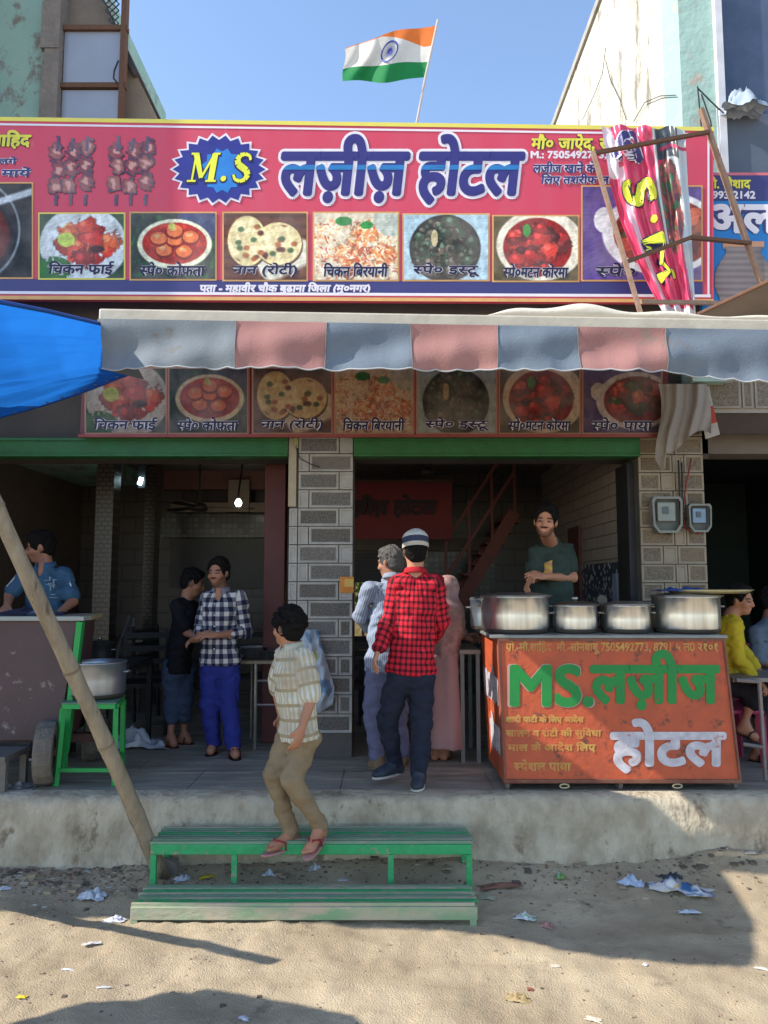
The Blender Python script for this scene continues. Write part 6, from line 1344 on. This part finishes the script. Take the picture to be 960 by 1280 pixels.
            for q in (-1, 1): MB().tube([Vector(ft_ + nn * .0), Vector(ft_ + nn * .034 * sc - fd * .03 * sc + sd * q * .015 * sc), Vector(mid + nn * .018 * sc + sd * q * .044 * sc), Vector(mid - nn * .03 * sc + sd * q * .046 * sc)], .006, 6).build('strap', shoe[1], o_, smooth=True)
    if extra: extra(t, J, hp, H, T, HS)
    return t

# ---- fabrics
redchk = Mpat('red_check', (.62, .022, .04), 'check', [(.25, .012, .022), (.035, .008, .012)], .040, .040, .42, .42)
navchk = Mpat('navy_check', (.55, .52, .50), 'check', [(.13, .13, .17), (.015, .017, .04)], .072, .072, .52, .52)
bluestripe = Mpat('blue_stripe', (.17, .21, .30), 'stripe', [(.32, .36, .43), (.5, .5, .5)], .016, 0, .45)
boystripe = Mpat('boy_stripe', (.48, .42, .30), 'stripe', [(.60, .60, .52), (.34, .27, .16)], .030, .085, .5, .22, c2=(.34, .27, .18))
floral = M('pink_floral', (.42, .25, .22), .85, c2=(.26, .14, .13), ns=22, amt=.9, stain=(.50, .42, .36), ss=16, sth=.6)
pinkrobe = M('pink_robe', (.40, .235, .225), .85, c2=(.30, .17, .17), ns=5, bump=.1)
def cloth(n, c, c2=None): return M('cloth_' + n, c, .88, c2=c2 or tuple(x * .7 for x in c), ns=7, bump=.12, bs=60, spec=.15)
FLOORZ = FL + .075
def pts(Y, dYs={}, **k):      # pixels -> joints at depth Y (+ per-joint depth offsets)
    o = {}
    for n, v in k.items(): o[n] = P(v[0], v[1], Y + (v[2] if len(v) > 2 else 0))
    return o

# 1 man in the red checked shirt, seen from behind
def cap_extra(t, J, hp, H, T, HS):
    for nm, c, u0, u1 in (('cap_band', (.55, .50, .42), -.002, .026), ('cap_stripe', (.035, .05, .10), .026, .066), ('cap_crown', (.60, .60, .60), .066, .125)):
        b = MB(); n = 36; prof_ = []
        for i in range(9):
            u = u0 + (u1 - u0) * i / 8; r = 1.0 if u < .06 else math.sqrt(max(0, 1 - ((u - .06) / .0655) ** 2)); prof_.append((r, u))
        for r, u in prof_: b.v += [tuple(hp(.089 * r * math.cos(k * 2 * math.pi / n), -.014 + .106 * r * math.sin(k * 2 * math.pi / n) , u + .018 - .010 * math.sin(k * 2 * math.pi / n))) for k in range(n)]
        for i in range(8):
            for k in range(n): a = i * n + k; c_ = i * n + (k + 1) % n; b.f.append((a, c_, c_ + n, a + n)); b.m.append(0)
        b.build(nm, M(nm, c, .85, c2=tuple(x * .75 for x in c), ns=90, amt=.8, bump=.4, bs=150), t, smooth=True)
j = pts(5.08, head=(519, 689), neck=(519, 716), shL=(496, 729, .0), shR=(545, 729, .0), elL=(487, 776, -.02), wrL=(473, 812, -.10), hdL=(466, 832, -.13), elR=(551, 776, .05), wrR=(540, 800, .28), hdR=(530, 805, .36), pel=(514, 838), hipL=(500, 846), hipR=(527, 846), knL=(484, 900, .06), anL=(494, 954, .14), toeL=(469, 968, .02), knR=(527, 907, .0), anR=(524, 968, -.04), toeR=(520, 982, -.13))
j['anR'].z = max(j['anR'].z, FLOORZ); j['toeR'].z = FL + .035
person('man in red checked shirt and striped knitted cap seen from behind', j, .99, 182, (186, 6, 0), skin=(.36, .19, .12), shirt=(redchk, 1.92, cloth('red_collar', (.40, .02, .03))), trousers=(cloth('dark_denim', (.018, .022, .038), (.03, .035, .055)), .97, .012), hair='capped', feet='shoes', shoe=(M('navy_shoe', (.03, .04, .06), .6), M('white_sole', (.50, .48, .44), .6)), hands=('down', 'front'), extra=cap_extra, hem=.02, open_neck=False, waist=.93)
# 2 man in the pale blue striped shirt beyond him
j = pts(5.55, head=(488, 703), neck=(491, 722), shL=(462, 737, -.05), shR=(500, 737, .05), elL=(451, 770, .02), wrL=(463, 790, .22), hdL=(472, 794, .3), elR=(512, 775, .15), wrR=(502, 800, .28), hdR=(496, 804, .34), pel=(484, 830), hipL=(473, 836), hipR=(495, 836), knL=(466, 884), anL=(472, 946, -.02), toeL=(464, 957, .05), knR=(497, 886), anR=(502, 942, .10), toeR=(505, 953, .2))
for s_ in 'LR': j['an' + s_].z = FLOORZ; j['toe' + s_].z = FL + .03
person('man in pale blue striped shirt half hidden behind the red checked shirt', j, .95, 190, (-122, 8, 0), skin=(.28, .15, .10), shirt=(bluestripe, 1.7, cloth('pale_collar', (.25, .29, .36))), trousers=(cloth('lavender', (.15, .155, .25)), .95, .014), hair='grey', feet='shoes', shoe=(cloth('tan_shoe', (.20, .14, .09)), M('tan_sole', (.16, .12, .09), .7)), hands=('front', 'front'), hem=.06, open_neck=False)
# 3 person in pink with a headscarf
def scarf(t, J, hp, H, T, HS):
    s = SDF(J['pel'] - .5, J['head'] + .25, .009); s.ell(hp(0, -.015, .01), (np.array([.098, .115, .125])) * HS, H, .02); s.cap(hp(0, -.05, -.05), J['neck'] + np.array([0, 0, -.12]), .085, .13, .04); s.cap(J['shR'], J['elR'], .075, .06, .04); s.cap(J['neck'] + np.array([0, 0, -.05]), J['pel'] + np.array([.02, 0, .12]), .13, .12, .04); s.ell(hp(0, .12, -.01), np.array([.06, .07, .09]) * HS, H, .01, sub=True); s.noise(.008, 6, 9, .5)
    v, f = s.mesh(); mesh_np('headscarf', v, f, floral, t, True)
    s = SDF(J['pel'] - np.array([.4, .4, .95]), J['pel'] + .4, .010); s.cap(J['pel'] + np.array([0, 0, .05]), J['pel'] + np.array([-.03, 0, -.66]), .15, .21, .02, (T[:, 1], .75)); s.cut((0, 0, FL + .10), (0, 0, -1)); s.noise(.012, 4.5, 17, .12)
    v, f = s.mesh(); mesh_np('robe', v, f, pinkrobe, t, True)
j = pts(5.85, head=(560, 738), neck=(559, 758), shL=(566, 772, .08), shR=(548, 772, -.08), elL=(574, 790, .2), wrL=(584, 795, .3), hdL=(590, 796, .33), elR=(568, 790, -.05), wrR=(583, 797, .1), hdR=(590, 799, .16), pel=(553, 838), hipL=(558, 845), hipR=(546, 845), knL=(558, 884), anL=(556, 930), toeL=(561, 934, .1), knR=(546, 884), anR=(544, 930), toeR=(548, 934, .1))
for s_ in 'LR': j['an' + s_].z = FLOORZ - .01; j['toe' + s_].z = FL + .025
person('person in long pink robe and floral headscarf behind the red checked shirt', j, .86, 130, (130, 20, 0), shirt=(floral, 1.6), hair='scarf', feet='sandals', shoe=(cloth('brownsandal', (.10, .06, .04)), cloth('brownsandal', (.10, .06, .04))), hands=('front', 'front'), extra=scarf, hem=.08, open_neck=False)
# 4 boy hopping down on to the step bench
j = pts(4.47, head=(360, 785), neck=(364, 808), shL=(381, 822, -.07), shR=(355, 820, .10), elL=(390, 872, -.12), wrL=(377, 910, -.19), hdL=(370, 934, -.21), elR=(346, 862, .22), wrR=(352, 896, .16), hdR=(352, 912, .12), pel=(373, 912), hipL=(384, 922, .0), hipR=(362, 922, .06), knL=(364, 975, -.10), anL=(400, 1032, .02), toeL=(383, 1067, -.12), knR=(343, 968, .0), anR=(364, 1042, .06), toeR=(331, 1062, -.06))
person('boy in striped shirt khaki trousers and flip flops hopping onto the green bench', j, .86, -58, (-125, 0, 0), skin=(.30, .15, .09), shirt=(boystripe, .92, cloth('cream_collar', (.50, .48, .38))), trousers=(cloth('khaki', (.27, .20, .12), (.17, .12, .07)), .97, .010), hair='curly', feet='bare', shoe=(cloth('flipflop', (.42, .22, .20)), cloth('flipstrap', (.30, .04, .05))), hands=('down', 'down'), curl=(22, 40), hem=.05, cell=.0065, open_neck=False, sleeve=1.0, flare=1.05)
def shirt_front(t, J, hp, H, T, HS):
    pel, neck = J['pel'], J['neck']; f_, l_ = T[:, 1], T[:, 0]; bm_ = M('button_white', (.5, .5, .48), .4)
    for i in range(5):
        c = neck * (1 - (i + 1.2) / 6.4) + pel * ((i + 1.2) / 6.4) + f_ * .125; MB().tube([Vector(c), Vector(c + f_ * .01)], .006, 8).build('button', bm_, t)
# 5 man in the navy and white check shirt
j = pts(6.02, head=(273, 716), neck=(276, 738), shR=(259, 748, .0), shL=(300, 747, .0), elR=(252, 785, .0), wrR=(247, 799, -.16), hdR=(241, 800, -.2), elL=(306, 790, .0), wrL=(270, 794, -.22), hdL=(255, 793, -.25), pel=(275, 826), hipR=(264, 834), hipL=(286, 834), knR=(262, 880), anR=(267, 930, .05), toeR=(261, 938, -.06), knL=(286, 880), anL=(292, 934, -.08), toeL=(296, 945, -.2))
for s_ in 'LR': j['an' + s_].z = FLOORZ; j['toe' + s_].z = FL + .03
person('bearded young man in navy and white checked shirt with bright blue trousers', j, .95, -8, (-14, 2, 0), skin=(.27, .14, .09), shirt=(navchk, 1.45, cloth('navy_collar', (.20, .20, .23))), trousers=(cloth('royal_blue', (.030, .038, .22), (.02, .026, .15)), .95, .018), hair='mop', beard=.8, feet='sandals', shoe=(cloth('blacksandal', (.03, .02, .02)), cloth('redstrap', (.14, .03, .03))), hands=('front', 'front'), hem=.03, waist=.9, sleeve=1.1, extra=shirt_front)
# 6 boy in black turned away
j = pts(6.35, head=(241, 728), neck=(234, 747), shR=(221, 758, -.10), shL=(240, 757, .12), elR=(234, 790, -.12), wrR=(248, 798, -.16), hdR=(255, 796, -.16), elL=(248, 785, .12), wrL=(258, 795, .05), hdL=(263, 794, .0), pel=(222, 830), hipL=(230, 836, .06), hipR=(216, 836, -.05), knL=(230, 878), anL=(230, 924, .06), toeL=(240, 928, .05), knR=(216, 878), anR=(213, 930, -.05), toeR=(220, 938, -.10))
for s_ in 'LR': j['an' + s_].z = FLOORZ; j['toe' + s_].z = FL + .03
person('boy in plain black T shirt and short jeans turned towards the checked shirt man', j, .93, 105, (95, 18, 0), skin=(.24, .12, .08), shirt=(cloth('black', (.012, .012, .015)), .7), trousers=(cloth('blue_denim', (.05, .07, .12), (.035, .05, .09)), .42, .014), hair='short', feet='sandals', shoe=(cloth('maroonsandal', (.10, .03, .03)), cloth('redstrap', (.14, .03, .03))), hands=('front', 'front'), hem=.06, open_neck=False)
# 7 man in the blue shirt behind the maroon cart
j = pts(5.95, head=(50, 684), neck=(57, 707), shR=(33, 719, -.04), shL=(80, 718, .04), elR=(12, 744, -.08), wrR=(9, 757, -.22), hdR=(4, 764, -.28), elL=(91, 752, -.05), wrL=(76, 764, -.22), hdL=(70, 770, -.27), pel=(58, 808), hipR=(48, 816), hipL=(70, 816), knR=(47, 870), anR=(47, 930), toeR=(40, 940, -.12), knL=(70, 870), anL=(70, 930), toeL=(68, 940, -.12))
for s_ in 'LR': j['an' + s_].z = FLOORZ; j['toe' + s_].z = FL + .03
def stripe_sleeve(t, J, hp, H, T, HS):
    for S_ in 'LR':
        sh, el = J['sh' + S_], J['el' + S_]; m = unit(np.cross(el - sh, [0, -1, 0])); m = m if m @ (el - J['neck']) > 0 else -m; d = .058
        MB().tube([Vector(sh + (el - sh) * a + m * d * .7 + np.array([0, -.045, 0])) for a in (.1, .4, .72)], .008, 6).build('sleeve_stripe', M('stripe_pale', (.48, .54, .58), .8), t, smooth=True)
    ln = M('print_pale', (.35, .45, .55), .8); b = MB(); rs_ = np.random.RandomState(4); c = J['neck'] * .68 + J['pel'] * .32 + np.array([.075, -.125, .02])
    for i in range(16):
        x, z = rs_.uniform(-.035, .035), rs_.uniform(-.07, .07); hz = rs_.rand() < .5; b.box(c[0] + x, c[0] + x + (.03 if hz else .004), c[1] + .0, c[1] + .02, c[2] + z, c[2] + z + (.004 if hz else .03))
    b.build('chest_print', ln, t)
person('man in blue shirt with white sleeve stripes working behind the maroon cart', j, 1.0, -12, (-66, 14, 0), skin=(.26, .13, .085), shirt=(cloth('denim_blue', (.05, .11, .185), (.035, .075, .13)), .74, cloth('denim_blue', (.05, .11, .185))), trousers=(cloth('dark_grey', (.03, .03, .035)), .95, .014), hair='mop', beard=.45, feet='shoes', shoe=(cloth('blacksandal', (.03, .02, .02)), M('white_sole', (.50, .48, .44), .6)), hands=('table', 'table'), extra=stripe_sleeve, hem=.08)
# 8 smiling man behind the pots
def teeprint(t, J, hp, H, T, HS):
    c = J['neck'] * .62 + J['pel'] * .38; f_, l_ = T[:, 1], T[:, 0]; b = MB()
    b.grid(lambda u, v: Vector(c + l_ * ((u - .5) * .13 - .01) + f_ * (.150 - .02 * (2 * u - 1) ** 2) + np.array([0, 0, (v - .5) * .12 + (u - .5) * .05])), 8, 8, mf=lambda u, v: 1 if (u + v) % .5 < .22 else 0)
    b.build('chest_print', [M('tee_yellow', (.62, .44, .06), .7), M('tee_orange', (.55, .25, .12), .7)], t, smooth=True)
j = pts(5.98, head=(682, 652, -.42), neck=(688, 677), shR=(670, 690, -.10), shL=(708, 688, .04), elR=(667, 722, -.10), wrR=(664, 725, -.26), hdR=(660, 730, -.3), elL=(716, 722, -.04), wrL=(680, 721, -.22), hdL=(664, 718, -.28), pel=(691, 776), hipR=(682, 786), hipL=(703, 786), knR=(682, 850), anR=(682, 920), toeR=(678, 930, -.12), knL=(703, 850), anL=(703, 920), toeL=(700, 930, -.12))
for s_ in 'LR': j['an' + s_].z = FLOORZ; j['toe' + s_].z = FL + .03
person('smiling man in dark green T shirt standing behind the pots', j, 1.02, -32, (-16, 4, -6), skin=(.38, .19, .12), shirt=(cloth('bottle_green', (.045, .065, .055), (.035, .05, .045)), .62), trousers=(cloth('dark_grey', (.03, .03, .035)), .95, .014), hair='mop', beard=.9, smile=True, feet='shoes', shoe=(cloth('blacksandal', (.03, .02, .02)), M('white_sole', (.50, .48, .44), .6)), hands=('front', 'front'), extra=teeprint, hem=.06, open_neck=False)
# 9 boy in yellow sitting by the right pillar
j = pts(5.62, head=(925, 750), neck=(914, 768), shR=(918, 782, -.10), shL=(906, 780, .16), elR=(923, 824, -.16), wrR=(943, 847, -.22), hdR=(950, 853, -.24), elL=(928, 815, .2), wrL=(948, 838, .1), hdL=(956, 842, .08), pel=(903, 850), hipR=(906, 856, -.08), hipL=(906, 856, .1), knR=(944, 862, -.12), anR=(930, 905, -.10), toeR=(950, 925, -.14), knL=(948, 860, .14), anL=(945, 920, .16), toeL=(960, 930, .12))
j['anL'].z = FLOORZ; j['toeL'].z = FL + .03
person('seated boy in mustard yellow top smiling to the right', j, .90, 65, (42, 8, 0), skin=(.27, .135, .085), shirt=(cloth('mustard', (.50, .37, .025), (.40, .28, .02)), 1.8), trousers=(cloth('black_shorts', (.018, .016, .022)), .35, .016), hair='short', feet='sandals', shoe=(cloth('blacksandal', (.03, .02, .02)), cloth('blacksandal', (.03, .02, .02))), hands=('table', 'table'), smile=True, hem=.0, open_neck=False)
# 10 person in grey at the right edge
j = pts(6.05, head=(968, 752), neck=(961, 776), shR=(945, 790, -.05), shL=(972, 790, .08), elR=(948, 822, -.14), wrR=(966, 834, -.22), hdR=(974, 836, -.24), elL=(985, 822, .0), wrL=(985, 838, -.2), hdL=(985, 840, -.25), pel=(958, 846), hipR=(952, 852, -.06), hipL=(966, 852, .06), knR=(985, 858, -.2), anR=(985, 915, -.2), toeR=(995, 925, -.25), knL=(1000, 858, .0), anL=(1000, 915, .0), toeL=(1010, 925, -.05))
for s_ in 'LR': j['an' + s_].z = FLOORZ; j['toe' + s_].z = FL + .03
person('person in grey blue shirt sitting at the right edge beyond the boy in yellow', j, .95, 65, (70, 10, 0), skin=(.20, .10, .07), shirt=(cloth('slate', (.12, .15, .19), (.09, .11, .145)), 1.3), trousers=(cloth('dark_grey', (.03, .03, .035)), .95, .016), hair='short', feet='sandals', shoe=(cloth('blacksandal', (.03, .02, .02)), cloth('blacksandal', (.03, .02, .02))), hands=('table', 'table'), hem=.02, open_neck=False)
